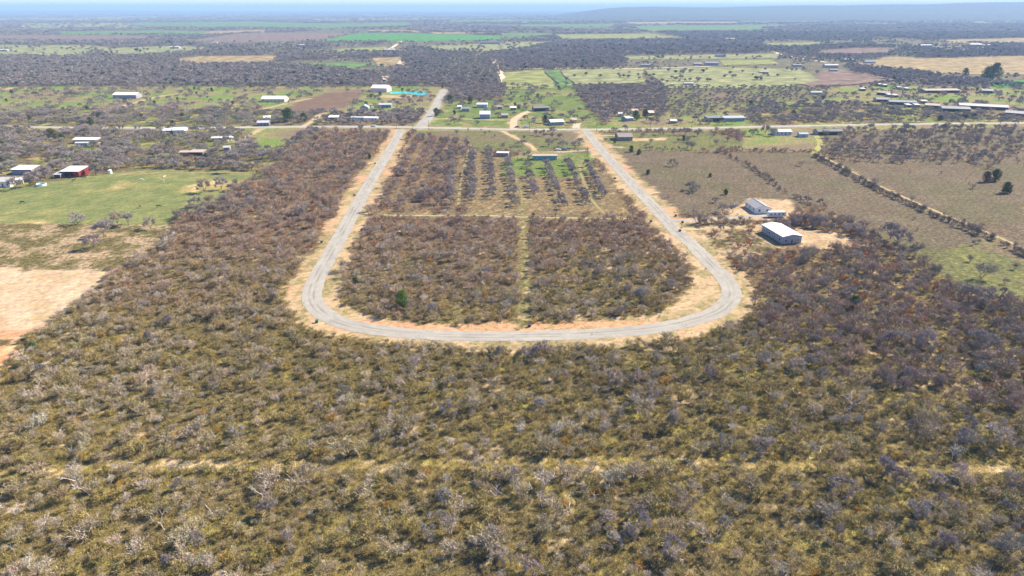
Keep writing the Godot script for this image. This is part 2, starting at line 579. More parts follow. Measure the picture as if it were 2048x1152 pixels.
func mass(kinds: Array, called: String, piece: String, label: String, category: String) -> void:
	var root := Node3D.new()
	root.name = numbered(called)
	var plain := StandardMaterial3D.new()
	plain.vertex_color_use_as_albedo = true
	plain.roughness = 0.9
	plain.metallic_specular = 0.2
	for kind in kinds:
		for n in protos[kind].size():
			var key := "%s/%d" % [kind, n]
			if not placed.has(key) or placed[key].is_empty(): continue
			var d: PackedFloat32Array = placed[key]
			var mm := MultiMesh.new()
			mm.transform_format = MultiMesh.TRANSFORM_3D
			mm.use_colors = true
			mm.mesh = protos[kind][n].whole
			mm.instance_count = d.size() / STRIDE
			for i in mm.instance_count:
				mm.set_instance_transform(i, pose(d, i * STRIDE))
				mm.set_instance_color(i, Color(d[i * STRIDE + 6], d[i * STRIDE + 7], d[i * STRIDE + 8]))
			var o := MultiMeshInstance3D.new()
			o.name = piece
			o.multimesh = mm
			o.material_override = plain
			o.set_meta("kind", "stuff")
			root.add_child(o, true)
	if root.get_child_count() == 0: return
	add_child(root)
	tag(root, label, category, "", "stuff")

func tone(c: Color, lo := 0.8, hi := 1.2) -> Color:
	var k := rng.randf_range(lo, hi)
	return Color(c.r * k * rng.randf_range(0.94, 1.06), c.g * k, c.b * k * rng.randf_range(0.92, 1.08))

# ---------------------------------------------------------------- buildings, vehicles, animals
var glass_dark: StandardMaterial3D
var clear_zone := 0

# a building from the two ends of its front; ridge "x" runs along the front, "z" across it, "shed" slopes to the front, "flat" is level
func building(called: String, label: String, category: String, a: Vector2, b: Vector2, deep: float, high: float, ridge: String, rise: float, wall: Color, roof: Color, windows := 2, doors := 1, group := "") -> Node3D:
	var d := (b - a).normalized()
	var length := a.distance_to(b)
	var front := Vector2(-d.y, d.x)
	var c := (a + b) * 0.5 - front * deep * 0.5
	var o := thing(called, label, category, Vector3(c.x, 0, c.y), atan2(-d.y, d.x), group)
	if c.y > -980.0:
		var apron := 3.0 if c.y > -330.0 else (10.0 if c.y > -560.0 else 5.0)
		for k in 3: stroke(PackedVector2Array([c + d * length * 0.3 * (k - 1), c + d * length * 0.3 * (k - 1) + front * (deep * 0.5 + apron)]), maxf(deep * 0.5, length * 0.22) + 1.0, clear_zone)
	var hl := length / 2
	var hd := deep / 2
	var mb := MB.new()
	var w := Color.WHITE
	# walls with their gables
	var c00 := Vector3(-hl, -0.2, hd); var c10 := Vector3(hl, -0.2, hd); var c11 := Vector3(hl, -0.2, -hd); var c01 := Vector3(-hl, -0.2, -hd)
	var t := Vector3(0, high + 0.2, 0)
	if windows >= 0:
		mb.quad(c00, c00 + t, c10 + t, c10, w)
	else:
		# an open front: the roof rests on posts
		var bays := maxi(2, int(length / 4.0))
		for k in bays + 1:
			var post := MB.new()
			post.box(Vector3(lerpf(-hl + 0.1, hl - 0.1, float(k) / bays), high / 2 - 0.1, hd - 0.1), Vector3(0.18, high + 0.2, 0.18))
			put("post", post.done(), paint(0.24, 0.19, 0.14), o)
	mb.quad(c10, c10 + t, c11 + t, c11, w)
	mb.quad(c11, c11 + t, c01 + t, c01, w)
	mb.quad(c01, c01 + t, c00 + t, c00, w)
	var rf := MB.new()
	var over := 0.45
	var th := 0.16
	var slabs := []
	if ridge == "x":
		mb.tri(c10 + t, Vector3(hl, high + rise, 0), c11 + t, w)
		mb.tri(c01 + t, Vector3(-hl, high + rise, 0), c00 + t, w)
		var drop := rise * over / hd
		for s in [1.0, -1.0]:
			slabs.append([Vector3(-hl - over, high - drop, s * (hd + over)), Vector3(-hl - over, high + rise, 0), Vector3(hl + over, high + rise, 0), Vector3(hl + over, high - drop, s * (hd + over))])
	elif ridge == "z":
		mb.tri(c00 + t, Vector3(0, high + rise, hd), c10 + t, w)
		mb.tri(c11 + t, Vector3(0, high + rise, -hd), c01 + t, w)
		var drop := rise * over / hl
		for s in [1.0, -1.0]:
			slabs.append([Vector3(s * (hl + over), high - drop, hd + over), Vector3(0, high + rise, hd + over), Vector3(0, high + rise, -hd - over), Vector3(s * (hl + over), high - drop, -hd - over)])
	else:
		var up := rise if ridge == "shed" else 0.06
		slabs.append([Vector3(-hl - over, high, hd + over), Vector3(-hl - over, high + up, -hd - over), Vector3(hl + over, high + up, -hd - over), Vector3(hl + over, high, hd + over)])
		mb.tri(c10 + t, c11 + t + Vector3(0, up, 0), c11 + t, w)
		mb.tri(c01 + t, c01 + t + Vector3(0, up, 0), c00 + t, w)
		mb.quad(c11 + t, c11 + t + Vector3(0, up, 0), c01 + t + Vector3(0, up, 0), c01 + t, w)
	for s in slabs:
		var k := Vector3(0, th, 0)
		rf.quad(s[0] + k, s[1] + k, s[2] + k, s[3] + k, w)
		rf.quad(s[3] + Vector3(0, 0.02, 0), s[2] + Vector3(0, 0.02, 0), s[1] + Vector3(0, 0.02, 0), s[0] + Vector3(0, 0.02, 0), w)
		for e in 4:
			var p: Vector3 = s[e] + Vector3(0, 0.02, 0)
			var q: Vector3 = s[(e + 1) % 4] + Vector3(0, 0.02, 0)
			rf.quad(p, p + k, q + k, q, w)
		# raised seams of the sheet roof
		if length > 7.0 and ridge != "flat":
			var n := int(s[0].distance_to(s[3]) / 1.1)
			for e in n:
				var f := (e + 0.5) / n
				var p: Vector3 = s[0].lerp(s[3], f) + k
				var q: Vector3 = s[1].lerp(s[2], f) + k
				var along: Vector3 = (s[3] - s[0]).normalized() * 0.05
				rf.quad(p - along, q - along, q + Vector3(0, 0.07, 0), p + Vector3(0, 0.07, 0), w)
				rf.quad(p + Vector3(0, 0.07, 0), q + Vector3(0, 0.07, 0), q + along, p + along, w)
	put("wall", mb.done(), paint(wall.r, wall.g, wall.b, 0.8, 0.3), o)
	var ro := put("roof", rf.done(), paint(roof.r, roof.g, roof.b, 0.45, 0.4), o)
	if ridge == "x" or ridge == "z":
		var cap := MB.new()
		var y := high + rise + th + 0.05
		cap.box(Vector3(0, y, 0), Vector3(length + 2 * over if ridge == "x" else 0.4, 0.08, 0.4 if ridge == "x" else deep + 2 * over))
		put("ridge_cap", cap.done(), paint(roof.r * 0.9, roof.g * 0.9, roof.b * 0.9, 0.5, 0.4), ro)
	# openings on the front and on the left side
	var slots := maxi(windows, 0) + doors
	for k in slots:
		var x := -hl + length * (k + 0.5) / slots
		opening(o, Vector3(x, 0, hd), Basis(), k % (slots / maxi(doors, 1)) == slots / maxi(doors, 1) / 2 and doors > 0, high)
	if windows > 0 and deep > 6.0:
		for k in maxi(2, int(deep / 4.5)):
			opening(o, Vector3(-hl, 0, hd - deep * (k + 0.5) / maxi(2, int(deep / 4.5))), Basis(Vector3.UP, -PI / 2), k == 1 and doors > 0, high)
			opening(o, Vector3(hl, 0, hd - deep * (k + 0.5) / maxi(2, int(deep / 4.5))), Basis(Vector3.UP, PI / 2), false, high)
	return o

func opening(o: Node3D, at: Vector3, turn: Basis, is_door: bool, high: float) -> void:
	var size := Vector2(1.0, 2.05) if is_door else Vector2(1.15, 1.2)
	var y := size.y / 2 + (0.05 if is_door else minf(0.95, high - 1.5))
	var frame := MB.new()
	var w := size.x / 2
	var h := size.y / 2
	for s in [-1.0, 1.0]:
		frame.box(Vector3(s * (w + 0.05), 0, 0.03), Vector3(0.1, size.y + 0.2, 0.08))
		frame.box(Vector3(0, s * (h + 0.05), 0.03), Vector3(size.x, 0.1, 0.08))
	var pane := MB.new()
	pane.box(Vector3(0, 0, 0.012), Vector3(size.x, size.y, 0.04))
	var f := put("door" if is_door else "window", pane.done(), paint(0.16, 0.09, 0.05, 0.5) if is_door else glass_dark, o)
	f.transform = Transform3D(turn, at + Vector3(0, y, 0))
	put("frame", frame.done(), paint(0.75, 0.75, 0.73, 0.6), f)

func wheel_at(o: Node3D, at: Vector3, r: float) -> void:
	var tyre := MB.new()
	tyre.bar(Vector3(0, 0, -0.11), Vector3(0, 0, 0.11), r, r, 14, Color.WHITE, true)
	var w := put("wheel", tyre.done(), paint(0.03, 0.03, 0.03, 0.9), o)
	w.position = at
	var rim := MB.new()
	rim.bar(Vector3(0, 0, -0.125), Vector3(0, 0, 0.125), r * 0.55, r * 0.55, 10, Color.WHITE, true)
	put("rim", rim.done(), paint(0.5, 0.5, 0.52, 0.35, 0.6), w)

func hull(profile: PackedVector2Array, half: float, tuck: float) -> ArrayMesh:
	var mb := MB.new()
	var top := -1e9
	for p in profile: top = maxf(top, p.y)
	var side := func(p: Vector2, s: float) -> Vector3: return Vector3(p.x, p.y, s * (half - tuck * smoothstep(top - 0.6, top, p.y)))
	var t := Geometry2D.triangulate_polygon(profile)
	for k in t.size() / 3:
		for s in [1.0, -1.0]:
			var p := [side.call(profile[t[3 * k]], s), side.call(profile[t[3 * k + 1]], s), side.call(profile[t[3 * k + 2]], s)]
			if ((p[2] - p[0]).cross(p[1] - p[0]).z > 0) != (s > 0): p.reverse()
			mb.tri(p[0], p[1], p[2], Color.WHITE)
	for k in profile.size():
		var p := profile[k]
		var q := profile[(k + 1) % profile.size()]
		mb.quad(side.call(p, 1.0), side.call(p, -1.0), side.call(q, -1.0), side.call(q, 1.0), Color.WHITE)
	return mb.done()

func car(label: String, at: Vector2, turn: float, color: Color, pickup := false) -> void:
	var o := thing("pickup_truck" if pickup else "car", label, "truck" if pickup else "car", Vector3(at.x, 0.16, at.y), turn, "vehicles by the valley road")
	var body := PackedVector2Array([Vector2(-2.3, 0.35), Vector2(2.25, 0.35), Vector2(2.3, 0.75), Vector2(2.1, 0.92), Vector2(1.0, 1.0), Vector2(-2.2, 1.0), Vector2(-2.32, 0.8)])
	put("body", hull(body, 0.92, 0.08), paint(color.r, color.g, color.b, 0.3, 0.6), o)
	var cab := PackedVector2Array([Vector2(1.0, 1.0), Vector2(0.45, 1.62), Vector2(-0.75, 1.66), Vector2(-0.95, 1.0)]) if pickup else PackedVector2Array([Vector2(1.0, 1.0), Vector2(0.35, 1.48), Vector2(-1.3, 1.5), Vector2(-2.1, 1.0)])
	put("cabin", hull(cab, 0.84, 0.16), paint(color.r, color.g, color.b, 0.3, 0.6), o)
	var pane := MB.new()
	for s in [-1.0, 1.0]:
		pane.box(Vector3(-0.2, 1.25, s * 0.79), Vector3(1.0, 0.28, 0.07))
	put("window", pane.done(), glass_dark, o)
	var shield := MB.new()
	shield.box(Vector3(0.75, 1.3, 0), Vector3(0.05, 0.5, 1.3), Color.WHITE, Basis(Vector3.BACK, 0.75))
	put("windscreen", shield.done(), glass_dark, o)
	for s in [-1.0, 1.0]:
		var lamp := MB.new()
		lamp.box(Vector3(2.26, 0.72, s * 0.65), Vector3(0.08, 0.16, 0.34))
		put("headlight", lamp.done(), paint(0.8, 0.8, 0.78, 0.2, 0.6), o)
		for x in [-1.4, 1.42]:
			wheel_at(o, Vector3(x, 0.34, s * 0.84), 0.34)

func travel_trailer(at: Vector2, turn: float) -> void:
	var o := thing("travel_trailer", "long white travel trailer parked beside the white gabled house", "trailer", Vector3(at.x, 0.0, at.y), turn)
	var p := PackedVector2Array([Vector2(-4.6, 0.55), Vector2(4.3, 0.55), Vector2(4.7, 1.1), Vector2(4.6, 2.3), Vector2(4.1, 2.95), Vector2(-4.3, 2.95), Vector2(-4.65, 2.6)])
	put("body", hull(p, 1.22, 0.06), paint(0.72, 0.71, 0.68, 0.4, 0.5), o)
	for x in [-3.2, -1.2, 1.0, 3.1]:
		for s in [1.0, -1.0]:
			var w := MB.new()
			w.box(Vector3(x, 1.9, s * 1.21), Vector3(0.95, 0.6, 0.06))
			put("window", w.done(), glass_dark, o)
	var stripe := MB.new()
	stripe.box(Vector3(0, 1.25, 1.222), Vector3(8.4, 0.18, 0.02))
	put("stripe", stripe.done(), paint(0.18, 0.2, 0.3, 0.5), o)
	var door := MB.new()
	door.box(Vector3(2.05, 1.6, 1.225), Vector3(0.7, 1.8, 0.03))
	put("door", door.done(), paint(0.6, 0.6, 0.58, 0.5), o)
	var unit := MB.new()
	unit.box(Vector3(-1.2, 3.08, 0), Vector3(0.9, 0.3, 0.8))
	unit.box(Vector3(2.2, 3.02, 0), Vector3(0.5, 0.18, 0.5))
	put("roof_vent", unit.done(), paint(0.66, 0.66, 0.64, 0.5), o)
	var hitch := MB.new()
	hitch.bar(Vector3(4.4, 0.6, 0.7), Vector3(5.9, 0.55, 0), 0.06, 0.06, 6, Color.WHITE)
	hitch.bar(Vector3(4.4, 0.6, -0.7), Vector3(5.9, 0.55, 0), 0.06, 0.06, 6, Color.WHITE)
	hitch.bar(Vector3(5.6, 0.0, 0), Vector3(5.6, 0.6, 0), 0.05, 0.05, 6, Color.WHITE)
	put("hitch", hitch.done(), paint(0.06, 0.06, 0.06, 0.7), o)
	for s in [-1.0, 1.0]:
		for x in [-0.95, -0.1]:
			wheel_at(o, Vector3(x, 0.38, s * 1.08), 0.38)

func utility_pole(label: String, at: Vector2, high: float) -> void:
	var o := thing("utility_pole", label, "pole", Vector3(at.x, 0, at.y), 0.0, "wooden poles along the valley road")
	var mast := MB.new()
	mast.bar(Vector3(0, -0.3, 0), Vector3(0, high, 0), 0.17, 0.11, 8, Color.WHITE, true)
	put("mast", mast.done(), paint(0.17, 0.13, 0.10), o)
	var arm := MB.new()
	arm.box(Vector3(0, high - 0.5, 0.14), Vector3(0.14, 0.14, 2.4))
	put("crossarm", arm.done(), paint(0.15, 0.12, 0.09), o)
	for z in [-0.95, 0.15, 1.2]:
		var ins := MB.new()
		ins.bar(Vector3(0, high - 0.43, z), Vector3(0, high - 0.2, z), 0.06, 0.04, 6, Color.WHITE, true)
		put("insulator", ins.done(), paint(0.4, 0.38, 0.36, 0.4), o)
	var can := MB.new()
	can.bar(Vector3(0.34, high - 1.9, 0), Vector3(0.34, high - 1.1, 0), 0.22, 0.22, 10, Color.WHITE, true)
	put("transformer", can.done(), paint(0.35, 0.36, 0.36, 0.5), o)

func utility_box(label: String, at: Vector2, color: Color) -> void:
	var o := thing("utility_box", label, "utility box", Vector3(at.x, 0, at.y), rng.randf() * 0.5, "utility boxes along the loop road")
	var pad := MB.new()
	pad.box(Vector3(0, 0.05, 0), Vector3(1.5, 0.2, 1.4))
	o.scale = Vector3.ONE * 0.8
	put("pad", pad.done(), paint(0.45, 0.43, 0.4), o)
	var body := MB.new()
	body.box(Vector3(0, 0.65, 0), Vector3(1.2, 1.0, 1.05))
	put("body", body.done(), paint(color.r, color.g, color.b, 0.6), o)
	var lid := MB.new()
	lid.box(Vector3(0, 1.2, 0.02), Vector3(1.28, 0.1, 1.15), Color.WHITE, Basis(Vector3.RIGHT, 0.1))
	put("lid", lid.done(), paint(color.r * 0.9, color.g * 0.9, color.b * 0.9, 0.6), o)

# an animal's body as one smooth skin: a smooth union of tapered bones, meshed as surface nets
func skin(bones: Array, cell: float) -> ArrayMesh:
	var lo := Vector3(1e9, 1e9, 1e9)
	var hi := -lo
	for b in bones:
		for k in 2:
			lo = lo.min(b[k] - Vector3.ONE * 0.4)
			hi = hi.max(b[k] + Vector3.ONE * 0.4)
	var n := Vector3i(((hi - lo) / cell).ceil()) + Vector3i.ONE
	var field := PackedFloat32Array()
	field.resize(n.x * n.y * n.z)
	for z in n.z:
		for y in n.y:
			for x in n.x:
				var p := lo + Vector3(x, y, z) * cell
				var s := 0.0
				for b in bones:
					var ab: Vector3 = b[1] - b[0]
					var t := clampf((p - b[0]).dot(ab) / ab.length_squared(), 0, 1)
					s += exp(-((p - (b[0] + ab * t)).length() - lerpf(b[2], b[3], t)) * 28.0)
				field[(z * n.y + y) * n.x + x] = -log(maxf(s, 1e-30)) / 28.0
	var spot := {}
	for z in n.z - 1:
		for y in n.y - 1:
			for x in n.x - 1:
				var acc := Vector3.ZERO
				var hits := 0
				for e in [[0, 1], [0, 2], [0, 4], [1, 3], [1, 5], [2, 3], [2, 6], [3, 7], [4, 5], [4, 6], [5, 7], [6, 7]]:
					var a := Vector3i(x + (e[0] & 1), y + ((e[0] >> 1) & 1), z + (e[0] >> 2))
					var b := Vector3i(x + (e[1] & 1), y + ((e[1] >> 1) & 1), z + (e[1] >> 2))
					var fa := field[(a.z * n.y + a.y) * n.x + a.x]
					var fb := field[(b.z * n.y + b.y) * n.x + b.x]
					if (fa < 0) != (fb < 0):
						acc += Vector3(a).lerp(Vector3(b), fa / (fa - fb))
						hits += 1
				if hits: spot[(z * n.y + y) * n.x + x] = lo + acc / hits * cell
	var mb := MB.new()
	var st := [1, n.x, n.x * n.y]
	for z in range(1, n.z - 1):
		for y in range(1, n.y - 1):
			for x in range(1, n.x - 1):
				var i := (z * n.y + y) * n.x + x
				for ax in 3:
					if (field[i] < 0) == (field[i + st[ax]] < 0): continue
					var u: int = st[(ax + 1) % 3]
					var w: int = st[(ax + 2) % 3]
					var q := [spot[i], spot[i - u], spot[i - u - w], spot[i - w]]
					if field[i] < 0: q.reverse()
					mb.quad(q[0], q[1], q[2], q[3], Color.WHITE)
	return mb.done()

var horse_skins := []
func horse_bones(grazing: bool) -> Array:
	var b := [
		[Vector3(-0.75, 1.16, 0), Vector3(0.1, 1.1, 0), 0.30, 0.28], [Vector3(0.1, 1.1, 0), Vector3(0.62, 1.14, 0), 0.28, 0.27],
		[Vector3(-0.98, 1.2, 0), Vector3(-1.12, 0.7, 0), 0.07, 0.04]]
	var poll := Vector3(1.42, 0.62, 0) if grazing else Vector3(1.25, 1.85, 0)
	var nose := Vector3(1.55, 0.14, 0) if grazing else Vector3(1.68, 1.6, 0)
	b.append_array([[Vector3(0.68, 1.25, 0), poll, 0.2, 0.11], [poll, nose, 0.11, 0.065]])
	for s in [-1.0, 1.0]:
		b.append([poll + Vector3(-0.02, 0.05, s * 0.06), poll + Vector3(-0.05, 0.17, s * 0.08), 0.035, 0.015])
		var fx: float = 0.06 * s
		b.append_array([[Vector3(0.6, 0.95, s * 0.16), Vector3(0.6 + fx, 0.5, s * 0.16), 0.12, 0.06], [Vector3(0.6 + fx, 0.5, s * 0.16), Vector3(0.58 + fx, 0.04, s * 0.16), 0.05, 0.05]])
		b.append_array([[Vector3(-0.78, 1.0, s * 0.17), Vector3(-0.66, 0.75, s * 0.17), 0.17, 0.11], [Vector3(-0.66, 0.75, s * 0.17), Vector3(-0.9 - fx, 0.48, s * 0.17), 0.09, 0.055], [Vector3(-0.9 - fx, 0.48, s * 0.17), Vector3(-0.84 - fx, 0.04, s * 0.17), 0.05, 0.05]])
	return b

func horse(label: String, at: Vector2, turn: float, grazing: bool, color: Color) -> void:
	if horse_skins.is_empty():
		horse_skins = [skin(horse_bones(false), 0.07), skin(horse_bones(true), 0.07)]
	var o := thing("horse", label, "horse", Vector3(at.x, 0.0, at.y), turn, "horses grazing the pasture")
	put("body", horse_skins[1 if grazing else 0], paint(color.r, color.g, color.b, 0.7), o)
	var mane := MB.new()
	var top := Vector3(1.4, 0.72, 0) if grazing else Vector3(1.2, 1.98, 0)
	for k in 9:
		var p := Vector3(0.62, 1.5, 0).lerp(top, k / 8.0)
		mane.tri(p, p + Vector3(0.02, 0.07, 0), p + Vector3(-0.08, -0.14, 0.13), Color.WHITE)
	put("mane", mane.done(), paint(color.r * 0.4, color.g * 0.4, color.b * 0.4, 0.8), o)

func round_pool(at: Vector2) -> void:
	var o := thing("swimming_pool", "round above-ground pool with pale blue wall near the farmhouse", "pool", Vector3(at.x, 0, at.y))
	var wall := MB.new()
	for i in 28:
		var a := TAU * i / 28
		var b := TAU * (i + 1) / 28
		var ka := Vector3(cos(a), 0, sin(a))
		var kb := Vector3(cos(b), 0, sin(b))
		var h := Vector3(0, 1.2, 0)
		wall.quad(kb * 2.75, kb * 2.75 + h, ka * 2.75 + h, ka * 2.75, Color.WHITE)
		wall.quad(ka * 2.75 + h, kb * 2.75 + h, kb * 2.55 + h, ka * 2.55 + h, Color.WHITE)
		wall.quad(ka * 2.55, ka * 2.55 + h, kb * 2.55 + h, kb * 2.55, Color.WHITE)
	put("wall", wall.done(), paint(0.55, 0.72, 0.8, 0.4), o)
	var pool := MB.new()
	pool.bar(Vector3(0, 0.02, 0), Vector3(0, 0.75, 0), 2.54, 2.54, 28, Color.WHITE, true)
	put("water", pool.done(), paint(0.05, 0.16, 0.22, 0.1, 0.6), o)

func tank(at: Vector2) -> void:
	var o := thing("water_tank", "upright white water tank at the pasture's edge", "tank", Vector3(at.x, 0, at.y))
	var m := MB.new()
	m.bar(Vector3(0, 0, 0), Vector3(0, 2.3, 0), 1.25, 1.25, 20, Color.WHITE, false)
	put("shell", m.done(), paint(0.72, 0.74, 0.76, 0.45), o)
	var top := MB.new()
	top.bar(Vector3(0, 2.3, 0), Vector3(0, 2.65, 0), 1.25, 0.3, 20, Color.WHITE, true)
	put("cover", top.done(), paint(0.66, 0.68, 0.7, 0.45), o)
	var hatch := MB.new()
	hatch.bar(Vector3(0, 2.64, 0), Vector3(0, 2.8, 0), 0.26, 0.26, 12, Color.WHITE, true)
	put("hatch", hatch.done(), paint(0.2, 0.2, 0.22, 0.5), o)

# ---------------------------------------------------------------- the place
func across(x: float, z: float) -> String:
	var side := x / sqrt(z * z + 10000.0)
	if side < -0.42: return "far left"
	if side < -0.14: return "left"
	if side < 0.14: return "middle"
	if side < 0.42: return "right"
	return "far right"

func place_of(x: float, z: float) -> String:
	if z > -112.0: return "along the frame's bottom edge, " + across(x, z)
	if z > -138.0: return "just below the sandy trail, " + across(x, z)
	if z > -165.0: return "just above the sandy trail, " + across(x, z)
	if z > -198.0: return "below the loop road's bottom bend, " + across(x, z)
	if z > -440.0 and absf(x) < 80.0: return "inside the road loop, %s of the mown strip" % ("left" if x < 4.0 else "right")
	if x < -60.0 and z > -340.0: return "between the tan field and the loop"
	if x < -60.0 and z > -440.0: return "between the horse pasture and the loop"
	if x > 60.0 and z > -300.0: return "in dark scrub beyond the loop's bend"
	if x > 60.0 and z > -440.0: return "near the two houses by the loop"
	if z > -605.0: return "south of the valley road, " + across(x, z)
	return "north of the valley road, " + across(x, z)

func shrub_label(x: float, z: float, kind: String) -> Array:
	var look: String = {"grey": "leafless grey twiggy shrub", "olive": "low olive leafy shrub", "rust": "rust orange leafed shrub", "tall": "tall leafless mauve shrub"}[kind]
	return [look + " " + place_of(x, z), "scrub of " + look + "s"]

func tree_label(x: float, z: float, kind: String) -> Array:
	var look: String = {"tree": "bare grey tree", "oak": "dark green evergreen tree", "juniper": "small dense green juniper"}[kind]
	var t := type_at(x, z)
	var spot: String = {"orchard": "in the orchard rows", "lawn": "on green lawn", "grass": "on pale grass", "wood": "in open wood", "brown": "in brown pasture", "green": "on the horse pasture", "sandscrub": "on sandy scrubland", "thicket": "in thicket", "dark": "in scrub", "scrub": "in scrub", "meadow": "on dull meadow"}.get(t, "beside a track")
	return ["%s %s %s" % [look, spot, place_of(x, z)], "%ss %s" % [look, spot]]

func dead_label(x: float, z: float, kind: String) -> Array:
	var look := "bleached fallen tree" if kind == "fallen" else "bleached dead standing tree"
	return [look + " " + place_of(x, z), look + "s in the scrub"]

func _ready() -> void:
	# camera, air, sun
	var cam := Camera3D.new()
	cam.name = "camera"
	add_child(cam)
	cam.position = EYE
	cam.rotation_degrees = Vector3(-TILT, 0, 0)
	cam.fov = VIEW_V
	cam.near = 0.5
	cam.far = 90000.0
	cam.current = true
	var sky_look := ProceduralSkyMaterial.new()
	sky_look.sky_top_color = Color(0.34, 0.50, 0.76)
	sky_look.sky_horizon_color = Color(0.90, 0.93, 0.97)
	sky_look.sky_curve = 0.12
	sky_look.ground_horizon_color = Color(0.72, 0.80, 0.88)
	sky_look.ground_bottom_color = Color(0.3, 0.28, 0.24)
	sky_look.sun_angle_max = 12.0
	var sky := Sky.new()
	sky.sky_material = sky_look
	var env := Environment.new()
	env.background_mode = Environment.BG_SKY
	env.sky = sky
	env.background_energy_multiplier = 0.58
	env.tonemap_mode = Environment.TONE_MAPPER_LINEAR
	env.tonemap_exposure = 2.85
	env.sdfgi_enabled = true
	env.ssao_enabled = true
	env.ssil_enabled = true
	env.fog_enabled = true
	env.fog_density = 0.00011
	env.fog_light_color = Color(0.66, 0.82, 1.0)
	var around := WorldEnvironment.new()
	around.environment = env
	add_child(around)
	var sun := DirectionalLight3D.new()
	sun.name = "sun"
	add_child(sun)
	sun.basis = Basis.looking_at(-Vector3(0.68, 0.62, -0.40).normalized(), Vector3.UP)
	sun.light_energy = 1.6
	sun.light_color = Color(1.0, 0.93, 0.82)
	sun.light_angular_distance = 0.5
	sun.shadow_enabled = true

	rng.seed = 20240117
	broad.seed = 11; broad.frequency = 0.012; broad.fractal_octaves = 3
	mid.seed = 12; mid.frequency = 0.05; mid.fractal_octaves = 3
	fine.seed = 13; fine.frequency = 0.22; fine.fractal_octaves = 2
	glass_dark = paint(0.03, 0.035, 0.045, 0.08, 0.7)

	land()
	far_land()
	clear_zone = add_zone("yard", "cleared ground round the farm buildings", "clear")
	farms()
	vegetation()

